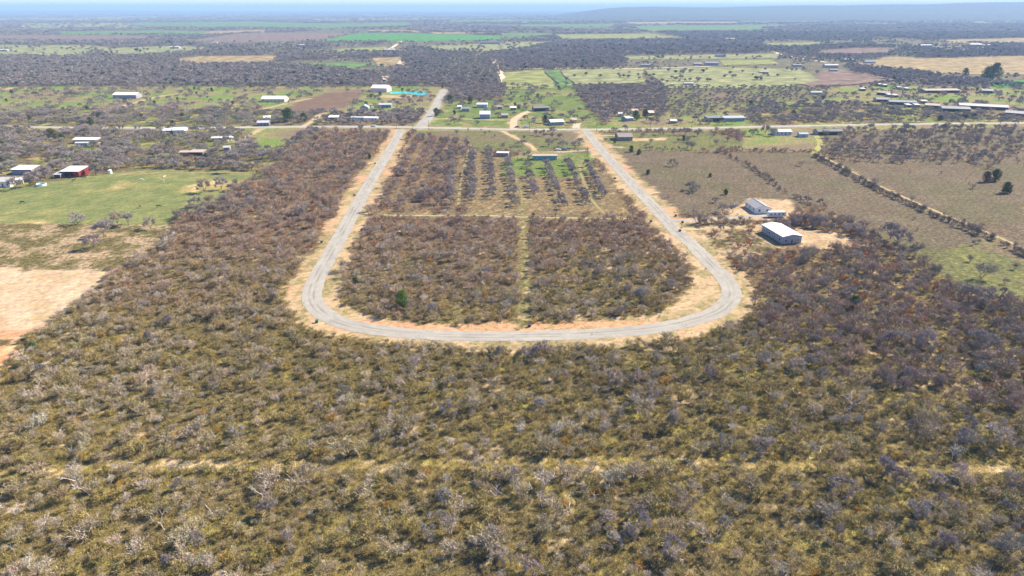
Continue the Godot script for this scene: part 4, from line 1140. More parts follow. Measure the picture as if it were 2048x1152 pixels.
func far_land() -> void:
	far_zone.resize(FNX * FNZ)
	var base := soil(70.0, 0.55, 1.0, 41, 0.255, 0.235, 0.15)
	var mb := MB.new()
	mb.quad(Vector3(-60000, -0.5, 20000), Vector3(-60000, -0.5, -60000), Vector3(60000, -0.5, -60000), Vector3(60000, -0.5, 20000), Color.WHITE)
	tag(put("ground", mb.done(), base), "wide brown plain reaching to the horizon", "ground", "", "structure")
	var mats := {
		"floor": soil(60.0, 0.6, 1.0, 57, 0.19, 0.16, 0.13),
		"green": soil(90.0, 0.7, 1.0, 51, 0.180, 0.310, 0.100), "vivid": soil(90.0, 0.75, 1.0, 52, 0.110, 0.330, 0.075), "pale": soil(90.0, 0.7, 1.0, 53, 0.364, 0.392, 0.182),
		"tan": soil(90.0, 0.7, 1.0, 54, 0.448, 0.350, 0.182), "mauve": soil(90.0, 0.7, 1.0, 55, 0.280, 0.203, 0.168), "lime": soil(90.0, 0.7, 1.0, 56, 0.330, 0.360, 0.125),
	}
	for k in mats: mats[k].uv1_scale = Vector3(1.0 / 260.0, 1.0 / 90.0, 1.0 / 34.0)
	var fields := [
		["pale", "pale green field strip at the plain's left", PackedVector2Array([Vector2(-3516.0, -5275.0), Vector2(-2860.7, -5275.0), Vector2(-2698.5, -5458.0), Vector2(-2030.9, -4156.0), Vector2(-2659.0, -3946.0)])],
		["green", "long green field strip left of centre on the plain", PackedVector2Array([Vector2(-2860.7, -5275.0), Vector2(-2017.7, -5865.0), Vector2(-1338.9, -5103.0), Vector2(-760.3, -5458.0), Vector2(-642.5, -4389.0), Vector2(-986.0, -3849.0), Vector2(-1396.8, -4048.0), Vector2(-2059.4, -4156.0)])],
		["green", "narrow green field beside the hedged brown field", PackedVector2Array([Vector2(-2102.0, -3352.0), Vector2(-1778.5, -3583.0), Vector2(-1419.2, -3426.0), Vector2(-1297.1, -3026.0), Vector2(-1833.4, -2967.9)])],
		["mauve", "mauve tan pasture below the narrow green field", PackedVector2Array([Vector2(-2209.8, -2912.2), Vector2(-1422.8, -2858.5), Vector2(-1259.3, -2490.3), Vector2(-1431.4, -2375.3), Vector2(-1864.5, -2450.8)])],
		["tan", "tan field wedge beside the ploughed land", PackedVector2Array([Vector2(-1419.2, -3426.0), Vector2(-1213.5, -3583.0), Vector2(-1112.4, -3281.0), Vector2(-1249.0, -2912.2)])],
		["mauve", "dark mauve ploughed field left of the vivid green one", PackedVector2Array([Vector2(-1055.1, -2339.2), Vector2(-1151.6, -3026.0), Vector2(-1089.7, -3214.0), Vector2(-700.4, -3148.0), Vector2(-648.5, -2450.8), Vector2(-832.9, -2304.2)])],
		["pale", "pale green pasture with scattered trees at far left", PackedVector2Array([Vector2(-1612.6, -2114.0), Vector2(-1232.8, -2114.0), Vector2(-1059.5, -1927.8), Vector2(-1015.1, -1692.4), Vector2(-1040.4, -1620.2), Vector2(-1193.3, -1553.7)])],
		["tan", "tan green glade above the great wood", PackedVector2Array([Vector2(-717.8, -1507.3), Vector2(-702.6, -1620.2), Vector2(-527.9, -1637.7), Vector2(-480.0, -1422.0), Vector2(-602.2, -1382.9)])],
		["pale", "thin pale meadow above the great wood", PackedVector2Array([Vector2(-864.7, -1370.3), Vector2(-698.7, -1382.9), Vector2(-567.7, -1345.7), Vector2(-663.2, -1310.5), Vector2(-825.9, -1322.0)])],
		["vivid", "vivid emerald crop field in the middle distance", PackedVector2Array([Vector2(-638.6, -2412.4), Vector2(-657.2, -3148.0), Vector2(-484.2, -3148.0), Vector2(-47.2, -2858.5), Vector2(-41.8, -2531.1), Vector2(-156.3, -2412.4), Vector2(-603.4, -2339.2)])],
		["tan", "thin tan field behind the emerald crop", PackedVector2Array([Vector2(-697.7, -3583.0), Vector2(-427.4, -3583.0), Vector2(-403.1, -3281.0), Vector2(-650.8, -3281.0)])],
		["lime", "yellow green meadow left of the farm lane", PackedVector2Array([Vector2(-509.2, -1730.9), Vector2(-459.0, -1927.8), Vector2(-342.5, -2030.1), Vector2(-335.7, -1835.1), Vector2(-461.2, -1730.9)])],
		["tan", "bare tan lot among the dark trees", PackedVector2Array([Vector2(-487.5, -1655.5), Vector2(-401.1, -1730.9), Vector2(-364.8, -1620.2), Vector2(-443.1, -1537.9)])],
		["pale", "yellow tan field above the straight lane", PackedVector2Array([Vector2(-236.4, -2085.3), Vector2(-37.1, -2237.2), Vector2(-30.2, -1813.3), Vector2(-195.8, -1835.1)])],
		["tan", "small sandy clearing near the dark wood", PackedVector2Array([Vector2(-301.6, -1553.7), Vector2(-232.9, -1603.0), Vector2(-199.3, -1345.7), Vector2(-250.7, -1333.8)])],
		["green", "pale emerald strip far behind the brush", PackedVector2Array([Vector2(52.4, -4792.0), Vector2(695.8, -4943.0), Vector2(571.7, -4156.0), Vector2(58.2, -4048.0)])],
		["green", "broad pale green field in front of the far ridge", PackedVector2Array([Vector2(708.6, -4389.0), Vector2(1704.0, -4649.0), Vector2(1682.7, -4269.0), Vector2(1191.4, -3503.0), Vector2(634.7, -3352.0)])],
		["lime", "lime green field beyond the blue wood", PackedVector2Array([Vector2(175.4, -2967.9), Vector2(584.9, -3086.0), Vector2(607.5, -2708.5), Vector2(297.2, -2450.8), Vector2(179.0, -2450.8)])],
		["green", "small green field beside the emerald crop", PackedVector2Array([Vector2(-43.2, -3148.0), Vector2(164.3, -3148.0), Vector2(166.0, -2806.7), Vector2(-36.6, -2661.9)])],
		["pale", "pale meadow with a lone shed", PackedVector2Array([Vector2(-30.2, -2304.2), Vector2(138.7, -2339.2), Vector2(145.0, -1977.6), Vector2(-23.9, -1813.3)])],
		["pale", "long pale pasture below the blue wood", PackedVector2Array([Vector2(240.7, -1603.0), Vector2(471.9, -1673.8), Vector2(636.7, -1711.4), Vector2(579.4, -1553.7), Vector2(247.7, -1507.3)])],
		["lime", "green fenced pasture left of the strip crops", PackedVector2Array([Vector2(-15.8, -1185.7), Vector2(49.2, -1255.5), Vector2(58.3, -1224.6), Vector2(56.4, -949.5), Vector2(-9.3, -943.4)])],
		["green", "mid green strip crop", PackedVector2Array([Vector2(61.4, -1234.8), Vector2(83.7, -1245.1), Vector2(87.3, -981.2), Vector2(62.2, -955.7)])],
		["pale", "pale green pasture round the riding arena", PackedVector2Array([Vector2(87.2, -1245.1), Vector2(237.6, -1276.9), Vector2(189.3, -1029.3), Vector2(93.6, -974.7), Vector2(89.8, -994.5)])],
		["mauve", "mauve brown plot below the riding arena", PackedVector2Array([Vector2(94.6, -1066.4), Vector2(166.8, -1098.1), Vector2(173.8, -1036.5), Vector2(95.5, -994.5)])],
		["tan", "large tan field at the right edge of the valley", PackedVector2Array([Vector2(662.0, -1382.9), Vector2(842.4, -1603.0), Vector2(925.2, -1553.7), Vector2(1273.8, -1673.8), Vector2(884.1, -1149.1), Vector2(686.8, -1185.7), Vector2(662.9, -1287.9)])],
		["mauve", "brown mauve field right of the winding lane", PackedVector2Array([Vector2(783.3, -1835.1), Vector2(952.3, -1977.6), Vector2(1022.9, -1903.8), Vector2(864.7, -1692.4), Vector2(727.6, -1673.8)])],
		["tan", "thin tan field at the far right wood", PackedVector2Array([Vector2(1411.9, -2450.8), Vector2(2042.5, -2708.5), Vector2(1668.5, -2205.1), Vector2(1372.3, -2270.2)])],
		["lime", "small lime field by the winding lane", PackedVector2Array([Vector2(755.1, -2205.1), Vector2(979.2, -2304.2), Vector2(887.8, -2085.3), Vector2(724.3, -2030.1)])],
		["green", "pale green strip under the ridge", PackedVector2Array([Vector2(2240.4, -7208.0), Vector2(2959.2, -7047.0), Vector2(3044.0, -6604.0), Vector2(2333.2, -5458.0), Vector2(1699.6, -5458.0)])],
		["pale", "hazy pale fields under the ridge at right", PackedVector2Array([Vector2(7764.0, -13826.0), Vector2(12279.0, -15906.0), Vector2(4093.0, -5275.0), Vector2(2892.3, -5458.0)])],
		["vivid", "bright green plot beside the tan field", PackedVector2Array([Vector2(708.9, -1058.8), Vector2(822.7, -1066.4), Vector2(740.4, -955.7), Vector2(656.0, -955.7)])],
		["mauve", "bare mauve land above the poultry sheds", PackedVector2Array([Vector2(554.4, -1245.1), Vector2(587.0, -1185.7), Vector2(575.0, -1066.4), Vector2(494.9, -1008.1), Vector2(409.4, -955.7), Vector2(410.6, -1029.3)])],
		["pale", "wide pale green brush pasture left of the winding lane", PackedVector2Array([Vector2(231.9, -1245.1), Vector2(359.7, -1299.1), Vector2(510.3, -1266.1), Vector2(462.4, -1066.4), Vector2(357.6, -943.4), Vector2(204.2, -943.4)])],
		["lime", "small lime meadow above the yellow brush", PackedVector2Array([Vector2(432.4, -1492.4), Vector2(541.5, -1507.3), Vector2(517.3, -1382.9), Vector2(400.4, -1345.7)])],
		["pale", "pale plain left of the ploughed field", PackedVector2Array([Vector2(-1112.5, -1903.8), Vector2(-987.0, -2057.3), Vector2(-837.0, -2003.5), Vector2(-791.0, -1771.2), Vector2(-890.0, -1655.5)])],
		["green", "thin green strip above the great wood's middle", PackedVector2Array([Vector2(-447.8, -1382.9), Vector2(-334.3, -1435.6), Vector2(-254.8, -1382.9), Vector2(-291.8, -1287.9), Vector2(-391.7, -1322.0)])],
		["tan", "tan strip between the far woods at centre", PackedVector2Array([Vector2(-369.3, -3281.0), Vector2(-32.9, -3426.0), Vector2(-41.1, -3148.0), Vector2(-320.1, -3026.0)])],
		["pale", "pale strip in front of the blue ridge", PackedVector2Array([Vector2(766.4, -7208.0), Vector2(2244.1, -7553.0), Vector2(1928.3, -6338.0), Vector2(664.5, -5865.0)])],
		["tan", "tan strip on the right plain under the ridge", PackedVector2Array([Vector2(872.4, -5654.0), Vector2(1825.5, -5865.0), Vector2(1555.1, -5103.0), Vector2(797.2, -4943.0)])],
		["pale", "broad hazy pasture on the left plain", PackedVector2Array([Vector2(-5858.0, -7933.0), Vector2(-4688.0, -8352.0), Vector2(-3572.0, -7553.0), Vector2(-3476.0, -6338.0), Vector2(-4506.0, -6093.0)])],
		["green", "hazy green strip at far left", PackedVector2Array([Vector2(-3557.0, -7208.0), Vector2(-2615.7, -7933.0), Vector2(-2089.7, -6604.0), Vector2(-3044.0, -6338.0)])],
		["pale", "hazy pale strip on the left plain", PackedVector2Array([Vector2(-5875.0, -9340.0), Vector2(-3632.0, -10591.0), Vector2(-3147.0, -8819.0), Vector2(-5048.0, -7933.0)])],
		["green", "hazy green strip in the far centre", PackedVector2Array([Vector2(-558.5, -6604.0), Vector2(619.1, -7208.0), Vector2(565.4, -6093.0), Vector2(-478.7, -5654.0)])],
		["pale", "hazy pale strip in the far centre", PackedVector2Array([Vector2(-2279.7, -7208.0), Vector2(-886.3, -7933.0), Vector2(-817.7, -6893.0), Vector2(-2006.1, -6338.0)])],
		["tan", "sandy shoulder land by the left pasture", PackedVector2Array([Vector2(-745.8, -955.7), Vector2(-664.7, -955.7), Vector2(-653.7, -919.7), Vector2(-710.3, -908.2)])],
	]
	for k in fields.size():
		var f: Array = fields[k]
		var near := 1e9
		for p in f[2]: near = minf(near, -p.y)
		far_field("field", f[1], f[2], -0.4 + 0.012 * k + (0.5 if near < 985.0 else 0.0), mats[f[0]])
		fill_raster(far_zone, FNX, FNZ, FX, FZ, FC, f[2], 3 if f[0] == "pale" else 1)
	var floors := []
	for w in [
		PackedVector2Array([Vector2(-1333.1, -1620.2), Vector2(-1029.6, -1603.0), Vector2(-856.4, -1492.4), Vector2(-654.3, -1370.3), Vector2(-447.8, -1382.9), Vector2(-282.4, -1245.1), Vector2(-213.0, -1149.1), Vector2(-186.3, -962.0), Vector2(-196.8, -913.9), Vector2(-454.6, -925.5), Vector2(-794.9, -949.5)]),
		PackedVector2Array([Vector2(-204.9, -1149.1), Vector2(-198.5, -1266.1), Vector2(-112.6, -1299.1), Vector2(-35.5, -1149.1), Vector2(-8.7, -875.5), Vector2(-78.7, -825.7), Vector2(-94.9, -931.4), Vector2(-176.0, -981.2)]),
		PackedVector2Array([Vector2(-251.4, -1692.4), Vector2(-154.1, -1655.5), Vector2(-119.7, -1382.9), Vector2(-206.5, -1382.9)]), PackedVector2Array([Vector2(-545.1, -1692.4), Vector2(-461.2, -1730.9), Vector2(-348.8, -1771.2), Vector2(-266.1, -1711.4), Vector2(-249.6, -1603.0), Vector2(-371.8, -1553.7), Vector2(-473.1, -1463.4)]),
		PackedVector2Array([Vector2(-62.1, -1655.5), Vector2(34.3, -1903.8), Vector2(173.6, -2375.3), Vector2(635.0, -2450.8), Vector2(777.0, -2270.2), Vector2(595.7, -1730.9), Vector2(248.4, -1655.5), Vector2(214.3, -1357.9), Vector2(68.5, -1287.9), Vector2(-38.7, -1255.5)]),
		PackedVector2Array([Vector2(657.7, -3352.0), Vector2(1029.0, -3148.0), Vector2(837.7, -2450.8), Vector2(635.0, -2450.8)]), PackedVector2Array([Vector2(83.8, -981.2), Vector2(343.7, -981.2), Vector2(326.9, -931.4), Vector2(79.7, -931.4)]),
		PackedVector2Array([Vector2(1374.7, -4048.0), Vector2(1849.5, -4389.0), Vector2(3702.0, -4943.0), Vector2(2042.5, -2708.5), Vector2(1411.9, -2450.8), Vector2(1353.1, -2912.2), Vector2(1182.4, -3214.0)]), PackedVector2Array([Vector2(678.6, -1977.6), Vector2(750.1, -1880.4), Vector2(876.1, -2057.3), Vector2(1089.4, -2057.3), Vector2(902.1, -1927.8), Vector2(658.4, -1771.2)]),
		PackedVector2Array([Vector2(631.5, -1357.9), Vector2(673.1, -1255.5), Vector2(674.3, -1149.1), Vector2(722.3, -931.4), Vector2(661.8, -849.9), Vector2(578.3, -955.7), Vector2(578.7, -1185.7)]), PackedVector2Array([Vector2(936.8, -1673.8), Vector2(1518.8, -2003.5), Vector2(1260.3, -1655.5), Vector2(873.3, -1537.9)]),
		PackedVector2Array([Vector2(-1729.4, -2450.8), Vector2(-1410.0, -2339.2), Vector2(-1222.8, -2450.8), Vector2(-1039.6, -2304.2), Vector2(-1072.0, -2143.6), Vector2(-1537.3, -2173.9)]), PackedVector2Array([Vector2(-612.5, -4389.0), Vector2(-66.5, -4048.0), Vector2(41.2, -3756.0), Vector2(-51.9, -3148.0), Vector2(-369.3, -3281.0), Vector2(-501.1, -3583.0)])]:
		fill_raster(far_zone, FNX, FNZ, FX, FZ, FC, w, 2)
		floors.append(w)
	for k in floors.size():
		far_field("wood_floor", "grey brown floor of the %s far wood counted from the left" % ["first", "second", "third", "fourth", "fifth", "sixth", "seventh", "eighth", "ninth", "tenth", "eleventh", "twelfth", "thirteenth"][k], floors[k], -0.42 - 0.005 * k, mats.floor)
	# lanes of the far valley
	var gravel := paint(0.5, 0.42, 0.3, 0.95, 0.2)
	for l in [["dirt lane climbing between the woods", PackedVector2Array([Vector2(-8.4, -994.5), Vector2(-16.1, -1149.1), Vector2(-30.3, -1357.9), Vector2(-47.0, -1692.4)])], ["winding pale lane right of the blue wood", PackedVector2Array([Vector2(625.7, -1422.0), Vector2(621.0, -1522.4), Vector2(629.7, -1692.4), Vector2(683.7, -1952.4), Vector2(753.5, -2270.2)])], ["dirt lane beside the white barn", PackedVector2Array([Vector2(-170.2, -955.7), Vector2(-194.9, -1082.0), Vector2(-207.6, -1224.6), Vector2(-226.6, -1492.4)])], ["lane on the long pale pasture", PackedVector2Array([Vector2(-12.5, -1276.9), Vector2(50.0, -1276.9), Vector2(140.5, -1287.9), Vector2(219.7, -1276.9), Vector2(365.8, -1322.0)])], ["farm lane in the yellow green meadows", PackedVector2Array([Vector2(-320.4, -1880.4), Vector2(-338.9, -2114.0), Vector2(-363.6, -2375.3)])]]:
		road("dirt_lane", l[0], smooth_line(l[1], 25.0), 5.0, 0.15, Color.WHITE, Color(0.8, 0.75, 0.7), gravel)
	# the long low ridge on the right horizon
	var ridge := MB.new()
	var rows := [[5900.0, 0.0], [6700.0, 16.0], [7500.0, 38.0], [8200.0, 46.0], [8900.0, 92.0], [9600.0, 128.0], [10200.0, 150.0], [11000.0, 144.0], [12500.0, 50.0]]
	var grid := []
	for r in rows:
		var line := []
		for k in 61:
			var side := -0.12 + 1.35 * k / 60.0           # across the view, 0 is straight ahead
			var x: float = r[0] * side
			var rise := smoothstep(0.03, 0.16, side) * 0.78 + smoothstep(0.3, 0.75, side) * 0.42
			var rough := 1.0 + broad.get_noise_2d(x * 0.04, r[0] * 0.04) * 0.16
			line.append(Vector3(x, r[1] * rise * rough - 1.0, -r[0]))
		grid.append(line)
	for j in rows.size() - 1:
		for k in 60:
			ridge.quad(grid[j][k], grid[j + 1][k], grid[j + 1][k + 1], grid[j][k + 1], Color.WHITE)
	tag(put("hills", ridge.done(), soil(300.0, 0.5, 1.0, 43, 0.17, 0.18, 0.125)), "long low hazy blue ridge along the right horizon", "hill", "", "structure")
	var low := MB.new()
	for k in 40:
		var x := -14000.0 + 500.0 * k
		var h := 26.0 + 10.0 * broad.get_noise_2d(x * 0.02, 0) + smoothstep(-7000.0, -9500.0, x) * 22.0
		var h2 := 26.0 + 10.0 * broad.get_noise_2d((x + 500) * 0.02, 0) + smoothstep(-7000.0, -9500.0, x + 500) * 22.0
		low.quad(Vector3(x, -1, -15000), Vector3(x, h, -17500), Vector3(x + 500, h2, -17500), Vector3(x + 500, -1, -15000), Color.WHITE)
		low.quad(Vector3(x, h, -17500), Vector3(x, -1, -21000), Vector3(x + 500, -1, -21000), Vector3(x + 500, h2, -17500), Color.WHITE)
	tag(put("hills", low.done(), soil(300.0, 0.5, 1.0, 44, 0.17, 0.18, 0.125)), "faint low rise along the left horizon", "hill", "", "structure")
	# the pond
	var pond := MB.new()
	var shore := PackedVector2Array([Vector2(-156.3, -908.2), Vector2(-144.8, -912.8), Vector2(-125.6, -913.9), Vector2(-107.4, -913.9), Vector2(-106.2, -891.6), Vector2(-109.3, -875.5), Vector2(-117.1, -872.9), Vector2(-126.9, -886.2), Vector2(-138.4, -891.6), Vector2(-150.8, -886.2), Vector2(-155.8, -897.1)])
	var t := Geometry2D.triangulate_polygon(shore)
	for k in t.size() / 3:
		var p := []
		for s in 3: p.append(Vector3(shore[t[3 * k + s]].x, 0.06, shore[t[3 * k + s]].y))
		if (p[2] - p[0]).cross(p[1] - p[0]).y < 0: p.reverse()
		pond.tri(p[0], p[1], p[2], Color.WHITE)
	tag(put("pond", pond.done(), paint(0.01, 0.36, 0.38, 0.25, 0.4)), "bright turquoise pond beside the white barn", "pond", "", "structure")

# ---------------------------------------------------------------- planting
func vegetation() -> void:
	for k in 4: make_shrub("grey", rng.randf_range(2.0, 2.6), rng.randf_range(1.1, 1.7), 420, 0.062, 0)
	for k in 4: make_shrub("olive", rng.randf_range(1.5, 2.0), rng.randf_range(1.2, 1.8), 340, 0.062, 170)
	for k in 2: make_shrub("rust", rng.randf_range(1.7, 2.2), 1.3, 170, 0.05, 330)
	for k in 3: make_shrub("tall", rng.randf_range(3.4, 4.2), rng.randf_range(0.95, 1.3), 620, 0.075, 40)
	for k in 5: make_tree("tree", rng.randf_range(0.7, 1.4), 3, 2100, 0.12, rng.randf_range(0.5, 0.7))
	for k in 2: make_evergreen("oak", 7.0, 6.8, 48, 70, 0.42, 0.45)
	for k in 2: make_evergreen("juniper", 3.6, 3.3, 44, 60, 0.28, 0.3)
	for k in 3: make_far_tree("far", 300, 7.8, 7.0, 0.55)
	for k in 2: make_far_tree("clump", 110, 9.0, 6.0, 1.3)
	for k in 3: make_tuft("tuft", 26, 0.62, 1.25, 0.07)
	for k in 4: make_dead("dead", rng.randf_range(1.3, 2.0), 2, Vector3(rng.randf_range(-0.3, 0.3), 1, rng.randf_range(-0.3, 0.3)).normalized(), 0.075)
	for k in 3: make_dead("fallen", rng.randf_range(1.8, 2.6), 2, Vector3(1, 0.16, 0.2).normalized(), 0.10)

	var GREY := lin(0.42, 0.36, 0.275)
	var PALE := lin(0.52, 0.47, 0.40)
	var MAUVE := lin(0.40, 0.285, 0.215)
	var DUSK := lin(0.27, 0.24, 0.21)
	var OLIVE := lin(0.32, 0.265, 0.115)
	var LIME := lin(0.32, 0.26, 0.085)
	var AMBER := lin(0.40, 0.23, 0.035)
	var RUST := lin(0.38, 0.165, 0.065)
	var LEAF := lin(0.055, 0.095, 0.025)

	var bark := func() -> Color: return tone(lin(0.28, 0.25, 0.225).lerp(lin(0.40, 0.355, 0.325), rng.randf()), 0.8, 1.15)

	# low scrub
	var z := -88.0
	while z > -620.0:
		var step := 2.2 if z > -240.0 else (2.7 if z > -340.0 else 3.2)
		var reach := sqrt(z * z + 10000.0) * 0.76 + 12.0
		var x := -reach
		while x < reach:
			var px := x + rng.randf_range(-0.55, 0.55) * step
			var pz := z + rng.randf_range(-0.55, 0.55) * step
			x += step
			var type := type_at(px, pz)
			var a := broad.get_noise_2d(px, pz)
			var b := mid.get_noise_2d(px * 1.6, pz * 1.6)
			var r := rng.randf()
			var u := rng.randf()
			var s := clampf(exp(rng.randfn() * 0.34) * (0.8 if z > -240.0 else 0.9), 0.4, 1.8)
			var north := smoothstep(-185.0, -320.0, pz + a * 60.0)
			match type:
				"scrub":
					if r > 0.76 + b * 0.9: continue
					if u < lerpf(0.34, 0.52, north) + a * 0.25:
						plant("grey", rng.randi(), px, pz, s, s, tone(GREY.lerp(OLIVE, rng.randf() * 0.55 * (1.0 - north)).lerp(MAUVE, north * 0.75) if rng.randf() < 0.84 else PALE.lerp(GREY, rng.randf())))
					elif u < 0.972 - north * 0.06:
						plant("olive", rng.randi(), px, pz, s * 1.1, s, tone(OLIVE.lerp(MAUVE, north * rng.randf_range(0.5, 1.0)) if rng.randf() < 0.82 else LIME.lerp(MAUVE, north * 0.7)))
					else:
						plant("rust", rng.randi(), px, pz, s * 0.9, s * 0.9, tone(AMBER.lerp(RUST, north * 0.8)))
				"dark":
					if r > 0.68 + b * 0.8: continue
					if u < 0.46: plant("grey", rng.randi(), px, pz, s * 1.15, s * 1.2, tone(MAUVE.lerp(DUSK, rng.randf())))
					elif u < 0.72: plant("olive", rng.randi(), px, pz, s * 1.1, s, tone(OLIVE.lerp(MAUVE, smoothstep(-170.0, -240.0, pz) * 0.9)))
					elif u < 0.80 + a * 0.1: plant("tall", rng.randi(), px, pz, s, s, tone(DUSK.lerp(MAUVE, rng.randf() * 0.5)))
					elif u < 0.91: plant("rust", rng.randi(), px, pz, s, s, tone(RUST))
				"thicket":
					if px > -90.0 and px < 0.0 and pz > -590.0 and fposmod(px - pz * 0.03, 10.5) > 6.8 + b * 3.0: continue
					if r > 0.62 + b * 0.8: continue
					if u < 0.36: plant("tall", rng.randi(), px, pz, s * 0.95, s * 0.95, tone(MAUVE.lerp(DUSK, rng.randf())))
					elif u < 0.68: plant("grey", rng.randi(), px, pz, s * 1.2, s * 1.1, tone(MAUVE.lerp(GREY, rng.randf() * 0.6)))
					elif u < 0.88: plant("olive", rng.randi(), px, pz, s * 1.1, s, tone(MAUVE.lerp(RUST, 0.35)))
					else: plant("rust", rng.randi(), px, pz, s, s, tone(RUST))
				"sandscrub":
					if px > 0.0 and r < 0.34 + b * 0.5: plant("grey" if u < 0.6 else "rust", rng.randi(), px, pz, s * 0.95, s * 0.8, tone(MAUVE if u < 0.6 else RUST))
					elif r < 0.07 + b * 0.1: plant("olive", rng.randi(), px, pz, s * 0.55, s * 0.4, tone(lin(0.30, 0.22, 0.08)))
				"brown":
					if r < 0.004 + maxf(0.0, b - 0.42) * 0.3: plant("grey", rng.randi(), px, pz, s * 0.9, s * 0.7, tone(MAUVE))
					elif pz < -470.0 and px > 220.0 and r < 0.16 + b * 0.3:
						plant("grey", rng.randi(), px, pz, s * 1.2, s * 1.3, tone(MAUVE.lerp(DUSK, rng.randf())))
					elif pz < -470.0 and px > 220.0 and r > 0.965:
						plant("tree", rng.randi(), px, pz, rng.randf_range(0.55, 0.9), rng.randf_range(0.55, 0.85), bark.call())
				"meadow":
					if r < 0.012 + maxf(0.0, b - 0.3) * 0.3: plant("tall", rng.randi(), px, pz, s, s * 0.9, tone(DUSK))
				"orchard":
					if r < 0.012: plant("grey", rng.randi(), px, pz, s * 0.5, s * 0.5, tone(MAUVE))
				"verge":
					if r < 0.012: plant("olive", rng.randi(), px, pz, s * 0.4, s * 0.35, tone(LIME))
				"wood":
					if r < 0.06 + b * 0.3: plant("grey", rng.randi(), px, pz, s * 1.1, s, tone(MAUVE.lerp(GREY, rng.randf())))
		z -= step

	# trees of the middle distance
	z = -300.0
	while z > -985.0:
		var step := 6.2 if z > -640.0 else 6.8
		var reach := sqrt(z * z + 10000.0) * 0.76 + 20.0
		var x := -reach
		while x < reach:
			var px := x + rng.randf_range(-0.5, 0.5) * step
			var pz := z + rng.randf_range(-0.5, 0.5) * step
			x += step
			var type := type_at(px, pz)
			var b := mid.get_noise_2d(px * 0.5, pz * 0.5)
			var r := rng.randf()
			var s := rng.randf_range(0.65, 1.05)
			var c: Color = bark.call()
			match type:
				"wood":
					if r < 0.56 + b * 1.2: plant("tree" if pz > -760.0 else "far", rng.randi(), px, pz, s, s * (0.9 if pz > -640.0 else 0.75), c)
					elif r > 0.985: plant("oak", rng.randi(), px, pz, s * 0.8, s * 0.7, tone(LEAF))
				"thicket":
					if pz < -640.0:
						if r < 0.9: plant("far" if r < 0.55 else "tree", rng.randi(), px, pz, s, s * rng.randf_range(0.6, 0.95), c)
					elif r < 0.10 + b * 0.2: plant("tree", rng.randi(), px, pz, s * 0.75, s * 0.72, bark.call())
					elif r > 0.997: plant("juniper", rng.randi(), px, pz, s, s, tone(LEAF))
				"dark":
					if r < 0.13: plant("tree", rng.randi(), px, pz, s * 0.6, s * 0.75, bark.call())
				"grass", "lawn":
					if pz < -640.0 and r < 0.12 + b * 0.5: plant("tree", rng.randi(), px, pz, s * 0.9, s * 0.85, c)
					elif pz < -640.0 and r > 0.992: plant("oak", rng.randi(), px, pz, s * 0.7, s * 0.7, tone(LEAF))
				"meadow":
					if pz < -640.0 and r < 0.55 + b: plant("far", rng.randi(), px, pz, s * 0.8, s * 0.5, bark.call())
				"scrub":
					if pz < -330.0 and px < -100.0 and r < 0.06: plant("tree", rng.randi(), px, pz, s * 0.7, s * 0.65, bark.call())
		z -= step

